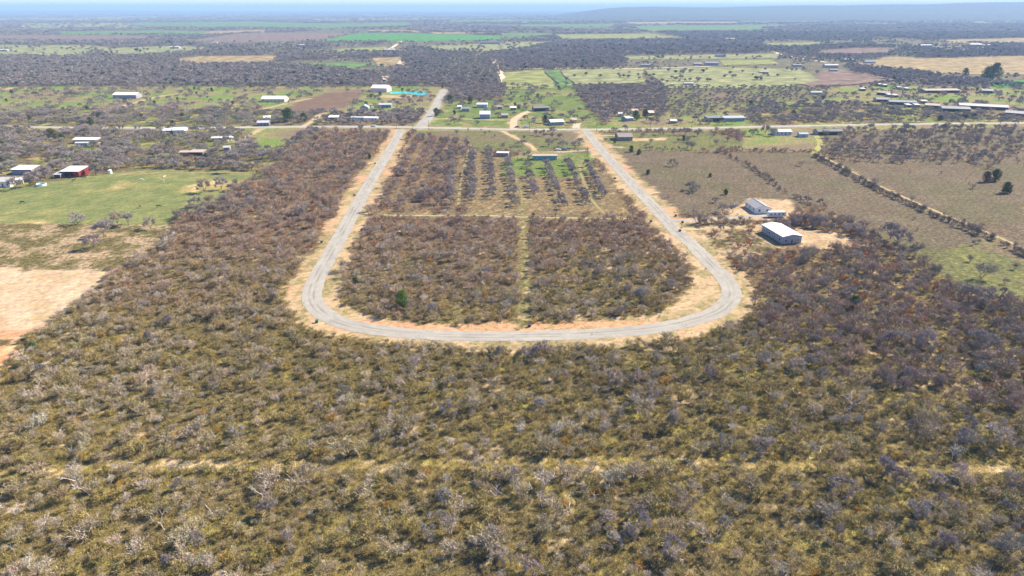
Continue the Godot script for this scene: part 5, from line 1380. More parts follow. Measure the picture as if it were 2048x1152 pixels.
	# trees that stand alone: place, height
	for t in [[Vector2(-187.5, -289.8), 7.2], [Vector2(-193.8, -309.5), 8.0], [Vector2(-190.3, -325.6), 7.0], [Vector2(-197.0, -327.3), 6.6], [Vector2(-217.4, -328.1), 6.4], [Vector2(-176.6, -319.8), 6.0], [Vector2(-180.1, -391.2), 8.0], [Vector2(-173.0, -398.3), 7.8], [Vector2(-170.5, -357.7), 7.0], [Vector2(-167.4, -336.0), 5.6], [Vector2(-158.7, -337.8), 7.0], [Vector2(-142.5, -335.1), 9.0], [Vector2(-140.2, -353.7), 8.0], [Vector2(-185.3, -443.7), 9.0], [Vector2(-269.3, -436.4), 8.5], [Vector2(-270.4, -455.8), 8.0], [Vector2(-296.9, -428.0), 9.0], [Vector2(-296.8, -423.9), 8.0], [Vector2(-291.6, -405.7), 7.5], [Vector2(-295.1, -398.3), 8.0],
			[Vector2(151.7, -322.2), 6.5], [Vector2(160.9, -310.2), 7.0], [Vector2(176.9, -304.2), 8.5], [Vector2(175.8, -295.4), 8.5], [Vector2(175.6, -280.5), 6.0], [Vector2(166.3, -228.4), 8.0], [Vector2(172.7, -229.7), 6.0], [Vector2(139.9, -322.2), 5.0], [Vector2(146.6, -328.1), 5.5], [Vector2(105.7, -397.1), 5.5], [Vector2(109.0, -394.7), 4.5], [Vector2(105.5, -390.0), 4.2], [Vector2(109.8, -463.6), 5.5], [Vector2(111.3, -348.9), 5.5], [Vector2(116.5, -348.9), 5.0], [Vector2(95.7, -324.7), 5.0], [Vector2(112.8, -368.9), 3.6], [Vector2(169.0, -363.7), 4.0], [Vector2(164.2, -368.9), 4.2],
			[Vector2(-15.7, -252.1), 3.0], [Vector2(47.1, -230.2), 5.5], [Vector2(122.8, -195.6), 6.0], [Vector2(132.5, -195.6), 5.5], [Vector2(149.5, -192.1), 7.0], [Vector2(72.8, -122.7), 5.2], [Vector2(87.2, -127.0), 4.4], [Vector2(85.1, -114.7), 4.6], [Vector2(96.5, -103.4), 6.0], [Vector2(8.7, -187.1), 5.5], [Vector2(4.8, -186.1), 4.6], [Vector2(29.5, -170.5), 5.0], [Vector2(-0.5, -127.9), 4.0], [Vector2(-51.6, -116.2), 4.2], [Vector2(110.8, -139.4), 5.0], [Vector2(119.5, -141.4), 6.0], [Vector2(61.5, -138.4), 4.6], [Vector2(86.3, -129.7), 5.0], [Vector2(104.8, -227.4), 4.8], [Vector2(112.0, -223.0), 4.8], [Vector2(125.1, -232.0), 5.2], [Vector2(155.2, -640.5), 6.0], [Vector2(126.0, -586.8), 6.5], [Vector2(147.2, -586.8), 7.5], [Vector2(156.6, -581.9), 6.5], [Vector2(99.3, -607.2), 6.0], [Vector2(89.8, -602.0), 5.0], [Vector2(25.8, -581.9), 6.0], [Vector2(34.7, -591.8), 6.5], [Vector2(39.6, -567.7), 5.0], [Vector2(48.6, -528.5), 6.5], [Vector2(53.6, -541.0), 6.0], [Vector2(29.0, -536.8), 6.0], [Vector2(39.1, -530.6), 6.2], [Vector2(8.2, -536.8), 6.0], [Vector2(11.1, -487.0), 7.0], [Vector2(23.0, -458.9), 6.0], [Vector2(38.2, -466.9), 5.8], [Vector2(450.8, -640.5), 7.0], [Vector2(411.3, -607.2), 7.0], [Vector2(380.5, -607.2), 7.5], [Vector2(349.7, -607.2), 7.0], [Vector2(314.6, -607.2), 7.0], [Vector2(292.3, -596.9), 6.0], [Vector2(217.0, -591.8), 8.0], [Vector2(220.0, -581.9), 7.5], [Vector2(203.1, -581.9), 7.5], [Vector2(-571.7, -844.9), 9.0], [Vector2(-536.2, -860.0), 9.0], [Vector2(-566.5, -875.5), 8.0]]:
		var k: float = t[1] / 7.0
		plant("tree", rng.randi(), t[0].x, t[0].y, k * rng.randf_range(0.9, 1.05), k, bark.call())
	# orchard rows
	for row in [[Vector2(-29.6, -505.1), Vector2(-21.6, -361.7), 22], [Vector2(-17.7, -514.6), Vector2(-10.6, -372.1), 20], [Vector2(-2.8, -475.1), Vector2(1.6, -355.7), 18], [Vector2(10.6, -462.0), Vector2(12.7, -376.4), 13], [Vector2(24.2, -455.8), Vector2(27.7, -351.8), 17], [Vector2(38.6, -466.9), Vector2(40.7, -359.7), 17], [Vector2(51.0, -460.5), Vector2(52.1, -372.1), 15], [Vector2(-45.3, -520.5), Vector2(-33.6, -358.7), 22]]:
		for k in row[2]:
			if rng.randf() < 0.08: continue
			var p: Vector2 = row[0].lerp(row[1], (k + rng.randf_range(-0.25, 0.25)) / row[2])
			plant("tree", rng.randi(), p.x + rng.randf_range(-0.6, 0.6), p.y, rng.randf_range(0.56, 0.74), rng.randf_range(0.62, 0.84), bark.call())
	# evergreens
	for t in [["oak", Vector2(-39.7, -226.5), 6.0, lin(0.09, 0.17, 0.03)], ["juniper", Vector2(-61.3, -247.9), 3.0, LEAF * 1.3], ["oak", Vector2(122.3, -223.9), 5.2, LEAF * 1.2], ["juniper", Vector2(88.3, -437.9), 3.4, LEAF], ["juniper", Vector2(123.7, -386.5), 3.4, LEAF], ["juniper", Vector2(126.6, -430.8), 2.6, LEAF], ["juniper", Vector2(-151.9, -526.5), 4.4, LEAF], ["oak", Vector2(301.8, -419.9), 7.5, LEAF * 0.8], ["oak", Vector2(294.4, -417.2), 6.5, lin(0.09, 0.06, 0.04)], ["juniper", Vector2(288.6, -390.0), 6.6, LEAF * 1.1], ["oak", Vector2(-213.3, -661.5), 13.0, lin(0.05, 0.12, 0.03)], ["oak", Vector2(-198.1, -661.5), 8.0, LEAF], ["oak", Vector2(-379.1, -567.7), 9.0, lin(0.10, 0.10, 0.02)], ["oak", Vector2(-365.3, -558.5), 6.0, LEAF], ["oak", Vector2(-388.9, -640.5), 7.0, LEAF], ["oak", Vector2(-397.6, -670.9), 7.0, LEAF], ["juniper", Vector2(89.3, -512.7), 4.8, lin(0.07, 0.11, 0.025)], ["juniper", Vector2(93.7, -503.3), 4.0, lin(0.07, 0.11, 0.025)], ["oak", Vector2(31.0, -652.3), 7.0, LEAF * 0.8], ["oak", Vector2(37.6, -661.5), 5.0, LEAF * 0.8], ["oak", Vector2(119.7, -670.9), 9.0, LEAF], ["oak", Vector2(131.3, -687.2), 8.0, LEAF], ["oak", Vector2(-70.9, -802.8), 9.0, LEAF], ["oak", Vector2(-47.5, -793.9), 8.0, LEAF], ["oak", Vector2(-75.6, -697.3), 8.0, LEAF], ["oak", Vector2(721.3, -1066.4), 24.0, LEAF * 0.8], ["oak", Vector2(721.6, -1082.0), 18.0, LEAF * 0.8], ["oak", Vector2(720.1, -1131.6), 12.0, LEAF * 0.8], ["juniper", Vector2(82.1, -549.6), 2.6, LEAF * 1.5], ["juniper", Vector2(139.9, -560.8), 3.6, LEAF], ["juniper", Vector2(-151.8, -192.8), 2.6, LEAF * 1.6], ["juniper", Vector2(10.9, -340.5), 2.4, lin(0.12, 0.13, 0.03)]]:
		var k: float = t[2] / (7.0 if t[0] == "oak" else 3.6)
		plant(t[0], rng.randi(), t[1].x, t[1].y, k * 0.95, k, t[3])
	# hedges
	for h in [[PackedVector2Array([Vector2(157.7, -505.1), Vector2(160.4, -466.9), Vector2(161.3, -429.4), Vector2(159.9, -391.2), Vector2(162.7, -372.1)]), 1.6, 0.85], [PackedVector2Array([Vector2(219.8, -494.1), Vector2(218.9, -455.8), Vector2(216.8, -398.3), Vector2(218.4, -362.7), Vector2(220.2, -333.3), Vector2(222.8, -305.7), Vector2(223.7, -283.8), Vector2(224.8, -268.6)]), 0.95, 1.0], [PackedVector2Array([Vector2(179.9, -516.6), Vector2(201.2, -512.7), Vector2(224.0, -508.9)]), 2.0, 0.7], [PackedVector2Array([Vector2(237.9, -510.8), Vector2(259.4, -508.9), Vector2(287.2, -505.1)]), 1.5, 1.0], [PackedVector2Array([Vector2(287.2, -505.1), Vector2(305.3, -497.7), Vector2(318.6, -483.6), Vector2(320.9, -462.0)]), 3.4, 0.9], [PackedVector2Array([Vector2(124.6, -322.2), Vector2(133.5, -326.4), Vector2(144.5, -329.0), Vector2(153.4, -326.4)]), 1.5, 1.2], [PackedVector2Array([Vector2(163.8, -316.5), Vector2(170.5, -310.2), Vector2(172.4, -295.4), Vector2(172.9, -275.4), Vector2(173.3, -257.6)]), 2.6, 1.0], [PackedVector2Array([Vector2(101.2, -520.5), Vector2(116.9, -522.5), Vector2(127.9, -520.5)]), 2.4, 1.0], [PackedVector2Array([Vector2(99.4, -324.7), Vector2(111.6, -328.1), Vector2(125.6, -329.0)]), 2.2, 0.7], [PackedVector2Array([Vector2(-171.8, -335.1), Vector2(-170.2, -348.9), Vector2(-163.6, -358.7), Vector2(-148.2, -353.7)]), 2.2, 1.2]]:
		for p in smooth_line(h[0], h[1]):
			if rng.randf() < 0.2: continue
			plant("tall" if rng.randf() < 0.45 else "grey", rng.randi(), p.x + rng.randfn() * 0.7, p.y + rng.randfn() * 0.9, h[2] * rng.randf_range(0.5, 1.1), h[2] * rng.randf_range(0.4, 1.0), tone(DUSK.lerp(MAUVE, rng.randf() * 0.7), 0.7, 1.05))
	# dead trees
	for t in [[Vector2(-138.5, -190.1), "fallen", 1.5], [Vector2(-27.8, -188.1), "dead", 1.6], [Vector2(74.5, -198.4), "fallen", 1.3], [Vector2(33.8, -245.8), "fallen", 1.2], [Vector2(-10.0, -242.7), "dead", 1.2], [Vector2(-143.5, -178.6), "fallen", 1.4], [Vector2(-149.5, -185.5), "dead", 1.2], [Vector2(-96.4, -123.6), "dead", 1.6], [Vector2(-93.7, -122.7), "dead", 1.5], [Vector2(-89.7, -134.4), "fallen", 1.2], [Vector2(-47.9, -123.6), "dead", 1.4], [Vector2(-36.6, -136.4), "dead", 1.0], [Vector2(-25.8, -111.7), "dead", 1.2], [Vector2(-4.0, -111.7), "fallen", 1.0], [Vector2(6.6, -118.6), "dead", 1.7], [Vector2(21.9, -123.6), "dead", 1.0], [Vector2(38.9, -104.1), "dead", 1.6], [Vector2(46.9, -125.3), "fallen", 1.2], [Vector2(104.2, -134.4), "dead", 1.4], [Vector2(74.9, -138.4), "fallen", 1.0], [Vector2(-66.8, -119.4), "fallen", 1.2], [Vector2(-71.9, -111.7), "dead", 1.1], [Vector2(85.0, -156.1), "fallen", 1.8], [Vector2(89.8, -154.9), "dead", 1.8], [Vector2(-110.6, -210.5), "dead", 1.2], [Vector2(-126.7, -263.3), "fallen", 1.0], [Vector2(-136.3, -236.8), "dead", 1.2], [Vector2(-3.7, -119.4), "dead", 1.2], [Vector2(-54.3, -119.4), "dead", 1.4], [Vector2(12.7, -120.2), "fallen", 1.0]]:
		plant(t[1], rng.randi(), t[0].x, t[0].y, t[2], t[2], tone(lin(0.52, 0.48, 0.44), 0.85, 1.1))
	for k in 260:
		var tz := -rng.randf_range(98.0, 330.0)
		var tx := rng.randf_range(-0.7, 0.75) * sqrt(tz * tz + 10000.0)
		if type_at(tx, tz) in ["scrub", "dark"] and (tx > 20.0 or rng.randf() < 0.35):
			plant("tree", rng.randi(), tx, tz, rng.randf_range(0.32, 0.58), rng.randf_range(0.4, 0.72), bark.call())
	for k in 420:
		var pz := -rng.randf_range(95.0, 400.0)
		var reach := sqrt(pz * pz + 10000.0) * 0.75
		var px := rng.randf_range(-reach, reach)
		if type_at(px, pz) in ["scrub", "dark"]:
			plant("dead" if rng.randf() < 0.6 else "fallen", rng.randi(), px, pz, rng.randf_range(0.35, 0.8), rng.randf_range(0.35, 0.85), tone(lin(0.46, 0.42, 0.385), 0.7, 1.15) if type_at(px, pz) == "scrub" else tone(lin(0.34, 0.30, 0.28), 0.6, 1.4))

	# dry grass
	z = -86.0
	while z > -470.0:
		var step := 0.95 if z > -215.0 else (1.5 if z > -330.0 else 2.4)
		var reach := sqrt(z * z + 10000.0) * 0.76 + 8.0
		var x := -reach
		while x < reach:
			var px := x + rng.randf_range(-0.6, 0.6) * step
			var pz := z + rng.randf_range(-0.6, 0.6) * step
			x += step
			var b := mid.get_noise_2d(px, pz)
			var f := fine.get_noise_2d(px, pz)
			var r := rng.randf()
			var s := rng.randf_range(0.6, 1.3)
			var north := smoothstep(-190.0, -330.0, pz)
			match type_at(px, pz):
				"scrub", "dark":
					if r < 0.62 - smoothstep(0.28, 0.5, b * 0.6 + f * 0.5) * 0.6: plant("tuft", rng.randi(), px, pz, s, s, tone(LIME.lerp(OLIVE, clampf(0.5 + b, 0, 1)).lerp(MAUVE, north * 0.55), 0.75, 1.15))
				"thicket", "orchard":
					if r < 0.3: plant("tuft", rng.randi(), px, pz, s, s * 0.7, tone(lin(0.32, 0.22, 0.10)))
				"verge":
					if r < 0.16 + b * 0.6 + f * 0.3: plant("tuft", rng.randi(), px, pz, s * 0.6, s * 0.45, tone(lin(0.30, 0.26, 0.10)))
				"strip", "trail":
					if r < 0.3 + f: plant("tuft", rng.randi(), px, pz, s * 0.8, s * 0.6, tone(lin(0.36, 0.30, 0.10)))
				"sandscrub":
					if r < 0.35 + b * 1.1 + f * 0.5: plant("tuft", rng.randi(), px, pz, s * 1.2, s * 0.7, tone(lin(0.27, 0.22, 0.085), 0.6, 1.1))
				"brown":
					if r < 0.22 + f * 0.4: plant("tuft", rng.randi(), px, pz, s * 0.8, s * 0.35, tone(lin(0.19, 0.15, 0.105)))
		z -= step

	# woods and scattered trees of the far valley
	z = -975.0
	while z > -6500.0:
		var d := -z
		var wood_step := 7.2 if d < 1700.0 else (10.5 if d < 3200.0 else 20.0)
		var reach := d * 0.77 + 60.0
		var big := 1.0 if d < 1700.0 else (1.35 if d < 3200.0 else 2.2)
		var x := -reach
		while x < reach:
			var px := x + rng.randf_range(-0.55, 0.55) * wood_step
			var pz := z + rng.randf_range(-0.55, 0.55) * wood_step
			x += wood_step
			var i := int((px - FX) / FC)
			var j := int((FZ - pz) / FC)
			var t := 0
			if i >= 0 and j >= 0 and i < FNX and j < FNZ: t = far_zone[j * FNX + i]
			var a := broad.get_noise_2d(px * 0.16, pz * 0.10)
			var b := broad.get_noise_2d(px * 0.9, pz * 0.5)
			var r := rng.randf()
			var p := 0.0
			if t == 2: p = 0.72 + b * 0.7
			elif t == 0: p = clampf(0.30 + a * 1.3 + b * 0.8, 0.03, 0.85)
			elif t == 3: p = 0.02 + maxf(0.0, b - 0.2) * 0.6
			if r < p:
				var s := rng.randf_range(0.7, 1.15) * big
				var c: Color = bark.call()
				if rng.randf() < 0.06: c = tone(lin(0.05, 0.075, 0.03))
				if t == 0: s *= rng.randf_range(0.55, 0.95)
				plant("far" if d < 2000.0 else "clump", rng.randi(), px, pz, s * (1.0 if d < 3200.0 else 1.5), s * (0.9 if d < 3200.0 else 0.6), c)
		z -= wood_step
	z = -6500.0
	while z > -15000.0:
		var reach := -z * 0.78
		var x := -reach
		while x < reach:
			var px := x + rng.randf_range(-40.0, 40.0)
			var pz := z + rng.randf_range(-40.0, 40.0)
			x += 70.0
			if px > 500.0 and pz < -7000.0 and px / -pz > 0.05: continue
			if broad.get_noise_2d(px * 0.06, pz * 0.03) + rng.randfn() * 0.22 > 0.02:
				plant("clump", rng.randi(), px, pz, rng.randf_range(4.0, 8.0), rng.randf_range(0.9, 1.5), bark.call())
		z -= 80.0

	sort_out(["grey"], [2.4], 300, "bare_shrub", "shrub", ["stems", "twigs"], shrub_label)
	sort_out(["olive"], [1.9], 300, "leafy_shrub", "shrub", ["stems", "foliage"], shrub_label)
	sort_out(["rust"], [2.0], 150, "rust_shrub", "shrub", ["stems", "foliage"], shrub_label)
	sort_out(["tall"], [3.9], 150, "tall_shrub", "shrub", ["stems", "twigs"], shrub_label)
	sort_out(["tree"], [7.0], 300, "bare_tree", "tree", ["trunk", "crown"], tree_label)
	sort_out(["oak"], [7.0], 60, "evergreen_tree", "tree", ["trunk", "crown"], tree_label)
	sort_out(["juniper"], [3.6], 60, "juniper_bush", "bush", ["trunk", "crown"], tree_label)
	sort_out(["dead"], [4.5], 120, "dead_tree", "dead tree", ["trunk", "twigs"], dead_label)
	sort_out(["fallen"], [3.0], 100, "fallen_tree", "dead tree", ["trunk", "twigs"], dead_label)
	mass(["grey", "olive", "rust", "tall", "dead", "fallen"], "scrub", "scrub_mass", "dense leafless mauve and olive scrub covering the land round the loop road", "scrub")
	mass(["tree", "oak", "juniper"], "open_wood", "tree_mass", "grey bare trees massed south of the valley road", "wood")
	mass(["far"], "far_wood", "tree_mass", "blue grey leafless woods of the middle distance", "wood")
	mass(["clump"], "distant_wood", "tree_mass", "hazy dark brush and woods on the far plain", "wood")
	mass(["tuft"], "dry_grass", "grass_mass", "yellow olive dry grass between the shrubs", "grass")

# ---------------------------------------------------------------- farms
func farms() -> void:
	var white := lin(0.72, 0.72, 0.70)
	var bright := lin(0.66, 0.66, 0.65)
	var cream := lin(0.62, 0.55, 0.42)
	var grey := lin(0.30, 0.30, 0.30)
	var slate := lin(0.20, 0.21, 0.22)
	var blue := lin(0.22, 0.26, 0.28)
	var teal := lin(0.10, 0.36, 0.46)
	var brown := lin(0.26, 0.18, 0.13)
	var tan_c := lin(0.46, 0.36, 0.25)
	var dark := lin(0.20, 0.18, 0.165)
	var red := lin(0.17, 0.022, 0.022)
	var silver := lin(0.40, 0.42, 0.44)
	building("house", "white gabled house with grey roof beside the parked trailer", "house", Vector2(127.9, -347.0), Vector2(136.4, -347.5), 14.5, 2.7, "z", 1.5, white, lin(0.34, 0.33, 0.31), 2, 0)
	building("house", "blue grey house under a white metal roof nearest the loop", "house", Vector2(123.7, -296.8), Vector2(132.9, -298.3), 19.0, 3.5, "z", 0.85, lin(0.30, 0.34, 0.35), lin(0.8, 0.8, 0.79), 2, 1)
	building("house", "brown roofed house right of the loop road's start", "house", Vector2(86.7, -559.6), Vector2(98.3, -560.8), 13.0, 3.0, "x", 2.2, brown, lin(0.27, 0.23, 0.21), 2, 1)
	building("mobile_home", "turquoise mobile home with tan roof on the vivid lawn", "house", Vector2(14.9, -483.6), Vector2(31.9, -484.1), 5.2, 3.0, "x", 0.7, teal, tan_c, 4, 1)
	building("mobile_home", "small white trailer house left of the turquoise home", "house", Vector2(-10.9, -496.8), Vector2(-2.7, -495.9), 4.2, 2.6, "x", 0.5, blue, bright, 2, 1)
	building("house", "white roofed house behind an evergreen above the valley road", "house", Vector2(35.7, -637.6), Vector2(48.0, -640.5), 11.0, 3.0, "x", 1.6, blue, bright, 3, 1)
	building("barn", "long dark barn under trees on the bright meadow", "barn", Vector2(23.2, -729.4), Vector2(38.8, -733.1), 9.0, 3.4, "x", 1.2, dark, slate, -1, 0)
	building("house", "small tan roofed house above the junction", "house", Vector2(55.0, -652.3), Vector2(60.6, -652.3), 9.0, 2.8, "x", 1.4, brown, tan_c, 1, 1)
	building("shed", "white roofed shed beside the dark barn", "shed", Vector2(-1.6, -738.4), Vector2(4.2, -738.4), 6.0, 2.6, "shed", 0.8, dark, bright, 0, 1)
	building("house", "brown walled cottage west of the bright meadow", "house", Vector2(-10.3, -683.9), Vector2(-3.9, -683.9), 8.0, 2.7, "x", 1.3, brown, grey, 1, 1)
	building("shed", "bright white roofed shed in the roadside hedge", "shed", Vector2(109.0, -661.5), Vector2(115.7, -664.6), 9.0, 3.0, "x", 1.2, blue, bright, 0, 1)
	building("shed", "small white shed at the dark wood's edge", "shed", Vector2(106.1, -693.9), Vector2(110.1, -693.9), 5.0, 2.6, "x", 1.0, white, white, 0, 1)
	building("house", "tan roofed house left of the tall evergreens", "house", Vector2(122.9, -714.8), Vector2(129.1, -714.8), 8.0, 2.8, "x", 1.4, cream, tan_c, 1, 1)
	building("house", "pale roofed house right of the tall evergreens", "house", Vector2(137.4, -699.0), Vector2(142.6, -699.7), 10.0, 3.0, "x", 1.4, dark, cream, 1, 1)
	building("shed", "little white roofed shed alone on tan ground", "shed", Vector2(148.3, -649.3), Vector2(153.9, -649.3), 6.0, 2.4, "x", 1.0, brown, bright, 1, 1)
	building("house", "long ranch house with teal wall and silver roof", "house", Vector2(201.4, -661.5), Vector2(222.0, -663.4), 11.0, 3.2, "x", 1.4, lin(0.16, 0.30, 0.36), silver, 5, 1)
	building("barn", "dark low barn joined to the long ranch house", "barn", Vector2(185.8, -660.0), Vector2(201.1, -661.5), 10.0, 3.4, "shed", 0.8, dark, slate, -1, 0)
	building("barn", "grey barn with white roof on the left green", "barn", Vector2(-476.2, -840.0), Vector2(-448.5, -840.0), 14.0, 4.2, "x", 2.2, lin(0.25, 0.28, 0.33), bright, 3, 1)
	building("house", "long white roofed house with cream walls on the green", "house", Vector2(-288.0, -807.2), Vector2(-261.3, -807.2), 15.0, 3.4, "x", 2.6, cream, bright, 5, 1)
	building("house", "pale roofed house facing the valley road at left", "house", Vector2(-290.8, -591.8), Vector2(-281.5, -593.1), 11.0, 3.2, "x", 1.6, lin(0.6, 0.64, 0.62), lin(0.6, 0.64, 0.66), 2, 1)
	building("carport", "blue grey carport joined to the pale roofed house", "carport", Vector2(-299.8, -590.8), Vector2(-291.0, -591.8), 9.0, 2.8, "shed", 0.7, slate, silver, -1, 0)
	building("mobile_home", "white topped trailer home in the farm wood", "house", Vector2(-242.9, -556.3), Vector2(-234.0, -557.4), 6.0, 2.7, "x", 0.5, dark, bright, 2, 1)
	building("shed", "white shed at the farm lane's end", "shed", Vector2(-231.2, -556.3), Vector2(-226.8, -560.8), 5.0, 2.6, "shed", 0.4, white, bright, 0, 1)
	building("house", "dark blue house by the tall round evergreen", "house", Vector2(-232.7, -633.6), Vector2(-222.8, -635.3), 9.0, 3.0, "x", 1.4, lin(0.08, 0.12, 0.17), silver, 2, 1)
	building("house", "white roofed cottage behind the dark blue house", "house", Vector2(-238.3, -667.7), Vector2(-232.5, -669.3), 8.0, 2.7, "x", 1.2, grey, bright, 1, 1)
	building("shed", "open dark shed with white roof in the brush", "shed", Vector2(-176.1, -667.7), Vector2(-167.7, -667.7), 8.0, 3.0, "shed", 0.6, dark, white, -1, 0)
	building("mobile_home", "long pale green mobile home in the brush", "house", Vector2(-154.7, -667.7), Vector2(-142.5, -666.8), 6.0, 2.9, "x", 0.6, lin(0.42, 0.55, 0.52), silver, 3, 1)
	building("mobile_home", "white mobile home joined on by the north road brush", "house", Vector2(-141.3, -664.6), Vector2(-128.4, -663.4), 6.5, 3.0, "x", 0.7, lin(0.55, 0.65, 0.63), white, 3, 1)
	building("house", "pale green house at the left of the lawn lane", "house", Vector2(-159.2, -733.1), Vector2(-150.7, -733.9), 12.0, 3.4, "z", 2.2, lin(0.25, 0.34, 0.33), silver, 2, 1)
	building("house", "small house with dark front below the sand strip", "house", Vector2(-144.3, -759.1), Vector2(-131.2, -759.1), 9.0, 3.0, "x", 1.4, lin(0.14, 0.18, 0.24), silver, 2, 1)
	building("barn", "large white barn with reddish eave beside the pond", "barn", Vector2(-181.1, -908.2), Vector2(-160.3, -904.8), 18.0, 5.0, "x", 3.2, lin(0.62, 0.52, 0.48), bright, 0, 0)
	building("shed", "white roofed workshop east of the north road", "shed", Vector2(-37.9, -758.3), Vector2(-26.8, -758.3), 10.0, 3.6, "x", 1.0, lin(0.35, 0.45, 0.56), bright, 0, 1)
	building("house", "two storey blue grey house with white roof plane", "house", Vector2(-31.2, -677.3), Vector2(-21.4, -677.3), 11.0, 4.6, "x", 2.4, lin(0.22, 0.27, 0.33), lin(0.6, 0.64, 0.7), 3, 1)
	building("house", "dark roofed cottage near the white workshop", "house", Vector2(-52.2, -729.4), Vector2(-44.4, -729.4), 9.0, 2.8, "x", 1.4, grey, slate, 1, 1)
	building("shed", "small pale blue shed by the north road", "shed", Vector2(-58.3, -748.5), Vector2(-54.3, -748.5), 6.0, 2.6, "x", 0.9, lin(0.4, 0.5, 0.56), bright, 0, 1)
	building("shed", "small brown shed at the lawn's east end", "shed", Vector2(-15.5, -746.5), Vector2(-10.7, -746.5), 6.0, 2.6, "x", 0.9, brown, grey, 0, 1)
	var barn := building("barn", "grey roofed barn with one red end at the pasture", "barn", Vector2(-288.0, -430.1), Vector2(-276.3, -430.1), 12.0, 3.6, "shed", 1.0, red, lin(0.42, 0.46, 0.50), -1, 0)
	var panel := MB.new()
	var half := Vector2(-288.0, -430.1).distance_to(Vector2(-276.3, -430.1)) / 2
	panel.box(Vector3(half - 1.9, 1.7, 6.03), Vector3(3.8, 3.4, 0.1))
	put("red_siding", panel.done(), paint(red.r, red.g, red.b, 0.7), barn)
	building("shed", "lean-to shed against the red ended barn", "shed", Vector2(-290.5, -427.3), Vector2(-286.6, -427.3), 5.0, 2.3, "shed", 0.5, dark, silver, -1, 0)
	building("barn", "long white roofed barn left of the red one", "barn", Vector2(-324.3, -437.9), Vector2(-311.6, -437.9), 9.0, 3.2, "shed", 0.8, lin(0.32, 0.29, 0.36), bright, 0, 1)
	building("house", "grey roofed farmhouse at the left edge by the pool", "house", Vector2(-314.6, -404.4), Vector2(-302.8, -404.4), 10.0, 3.2, "x", 1.8, white, lin(0.36, 0.35, 0.33), 3, 1)
	building("shed", "porch roofed annex right of the grey farmhouse", "shed", Vector2(-304.9, -408.2), Vector2(-299.6, -411.4), 6.0, 2.7, "shed", 0.6, lin(0.36, 0.3, 0.24), silver, 1, 1)
	building("house", "white roofed house deep in the farm wood", "house", Vector2(-349.4, -547.4), Vector2(-330.2, -547.4), 8.0, 3.0, "x", 1.2, lin(0.4, 0.36, 0.32), bright, 2, 1)
	building("mobile_home", "teal sided trailer in the farm wood", "house", Vector2(-339.7, -533.7), Vector2(-330.9, -534.7), 4.5, 2.8, "x", 0.5, lin(0.22, 0.42, 0.46), silver, 2, 1)
	building("shed", "rust walled shed among bare trees", "shed", Vector2(-242.9, -498.7), Vector2(-236.7, -498.7), 6.0, 2.5, "x", 0.9, lin(0.42, 0.26, 0.16), tan_c, 0, 1)
	building("shed", "dark open shed next to the rust walled one", "shed", Vector2(-235.5, -497.7), Vector2(-225.7, -497.7), 7.0, 2.7, "shed", 0.6, dark, lin(0.34, 0.28, 0.24), -1, 0)
	building("shed", "small grey shed near the thicket", "shed", Vector2(-218.1, -517.6), Vector2(-213.9, -518.5), 5.0, 2.4, "x", 0.9, grey, silver, 0, 1)
	# poultry sheds on the right
	for s in [["long grey poultry shed at the group's centre", Vector2(422.3, -785.3), Vector2(448.4, -776.8), 15.0, silver], ["shorter poultry shed left of the long grey one", Vector2(419.1, -807.2), Vector2(431.2, -805.0), 13.0, silver], ["poultry shed right of the two little huts", Vector2(446.4, -756.3), Vector2(458.6, -750.4), 14.0, cream], ["wide pale roofed poultry shed nearest the trees", Vector2(450.2, -731.2), Vector2(475.4, -723.8), 17.0, silver], ["longest pale poultry shed behind the wide one", Vector2(483.2, -756.3), Vector2(523.0, -736.9), 18.0, white], ["poultry shed at the right frame edge", Vector2(494.7, -700.7), Vector2(513.9, -683.9), 18.0, silver], ["tan roofed low shed in a row behind the poultry sheds", Vector2(525.2, -897.1), Vector2(570.7, -899.8), 15.0, cream], ["grey roofed shed above the longest poultry shed", Vector2(597.0, -897.1), Vector2(607.8, -891.6), 16.0, silver], ["tan topped shed left of the low row", Vector2(454.2, -878.1), Vector2(463.8, -867.7), 12.0, cream], ["dark sheds' neighbour by the hedged orchard with silver roof", Vector2(259.9, -585.6), Vector2(281.8, -588.1), 9.0, slate]]:
		building("poultry_shed", s[0], "shed", s[1], s[2], s[3], 3.0, "x", 1.5, lin(0.30, 0.27, 0.24), s[4] * 0.58, -1, 0, "long low farm sheds")
	for s in [["hut left of the poultry sheds, alone in brush", Vector2(454.5, -919.7), Vector2(460.4, -919.7)], ["white capped hut at the top left of the huts", Vector2(504.2, -978.0), Vector2(510.4, -978.0)], ["hut just right of the white capped pair", Vector2(509.0, -968.3), Vector2(513.8, -968.3)], ["hut below the tree hedge", Vector2(512.6, -937.3), Vector2(517.9, -937.3)], ["hut at the tan shed's right end", Vector2(456.6, -854.9), Vector2(462.1, -854.9)], ["second hut at the tan shed's right end", Vector2(460.7, -849.9), Vector2(466.2, -849.9)], ["hut with pale roof near the hedge", Vector2(573.2, -1055.8), Vector2(584.2, -1052.8)], ["left of two huts below the long grey shed", Vector2(429.1, -760.4), Vector2(434.0, -760.4)], ["right of two huts below the long grey shed", Vector2(438.3, -760.4), Vector2(443.2, -760.4)], ["hut off the long grey shed's right end", Vector2(463.5, -793.9), Vector2(468.7, -792.2)], ["hut above the tan low shed", Vector2(516.2, -925.5), Vector2(520.8, -925.5)]]:
		building("hut", "small dark " + s[0], "hut", s[1], s[2], 7.0, 2.6, "shed", 0.7, lin(0.28, 0.25, 0.22), lin(0.42, 0.44, 0.46), -1, 0, "small farm huts")
	building("house", "white roofed house on the green by the right bend", "house", Vector2(223.8, -585.6), Vector2(237.6, -586.1), 9.0, 3.0, "x", 1.3, lin(0.5, 0.55, 0.58), bright, 3, 1)
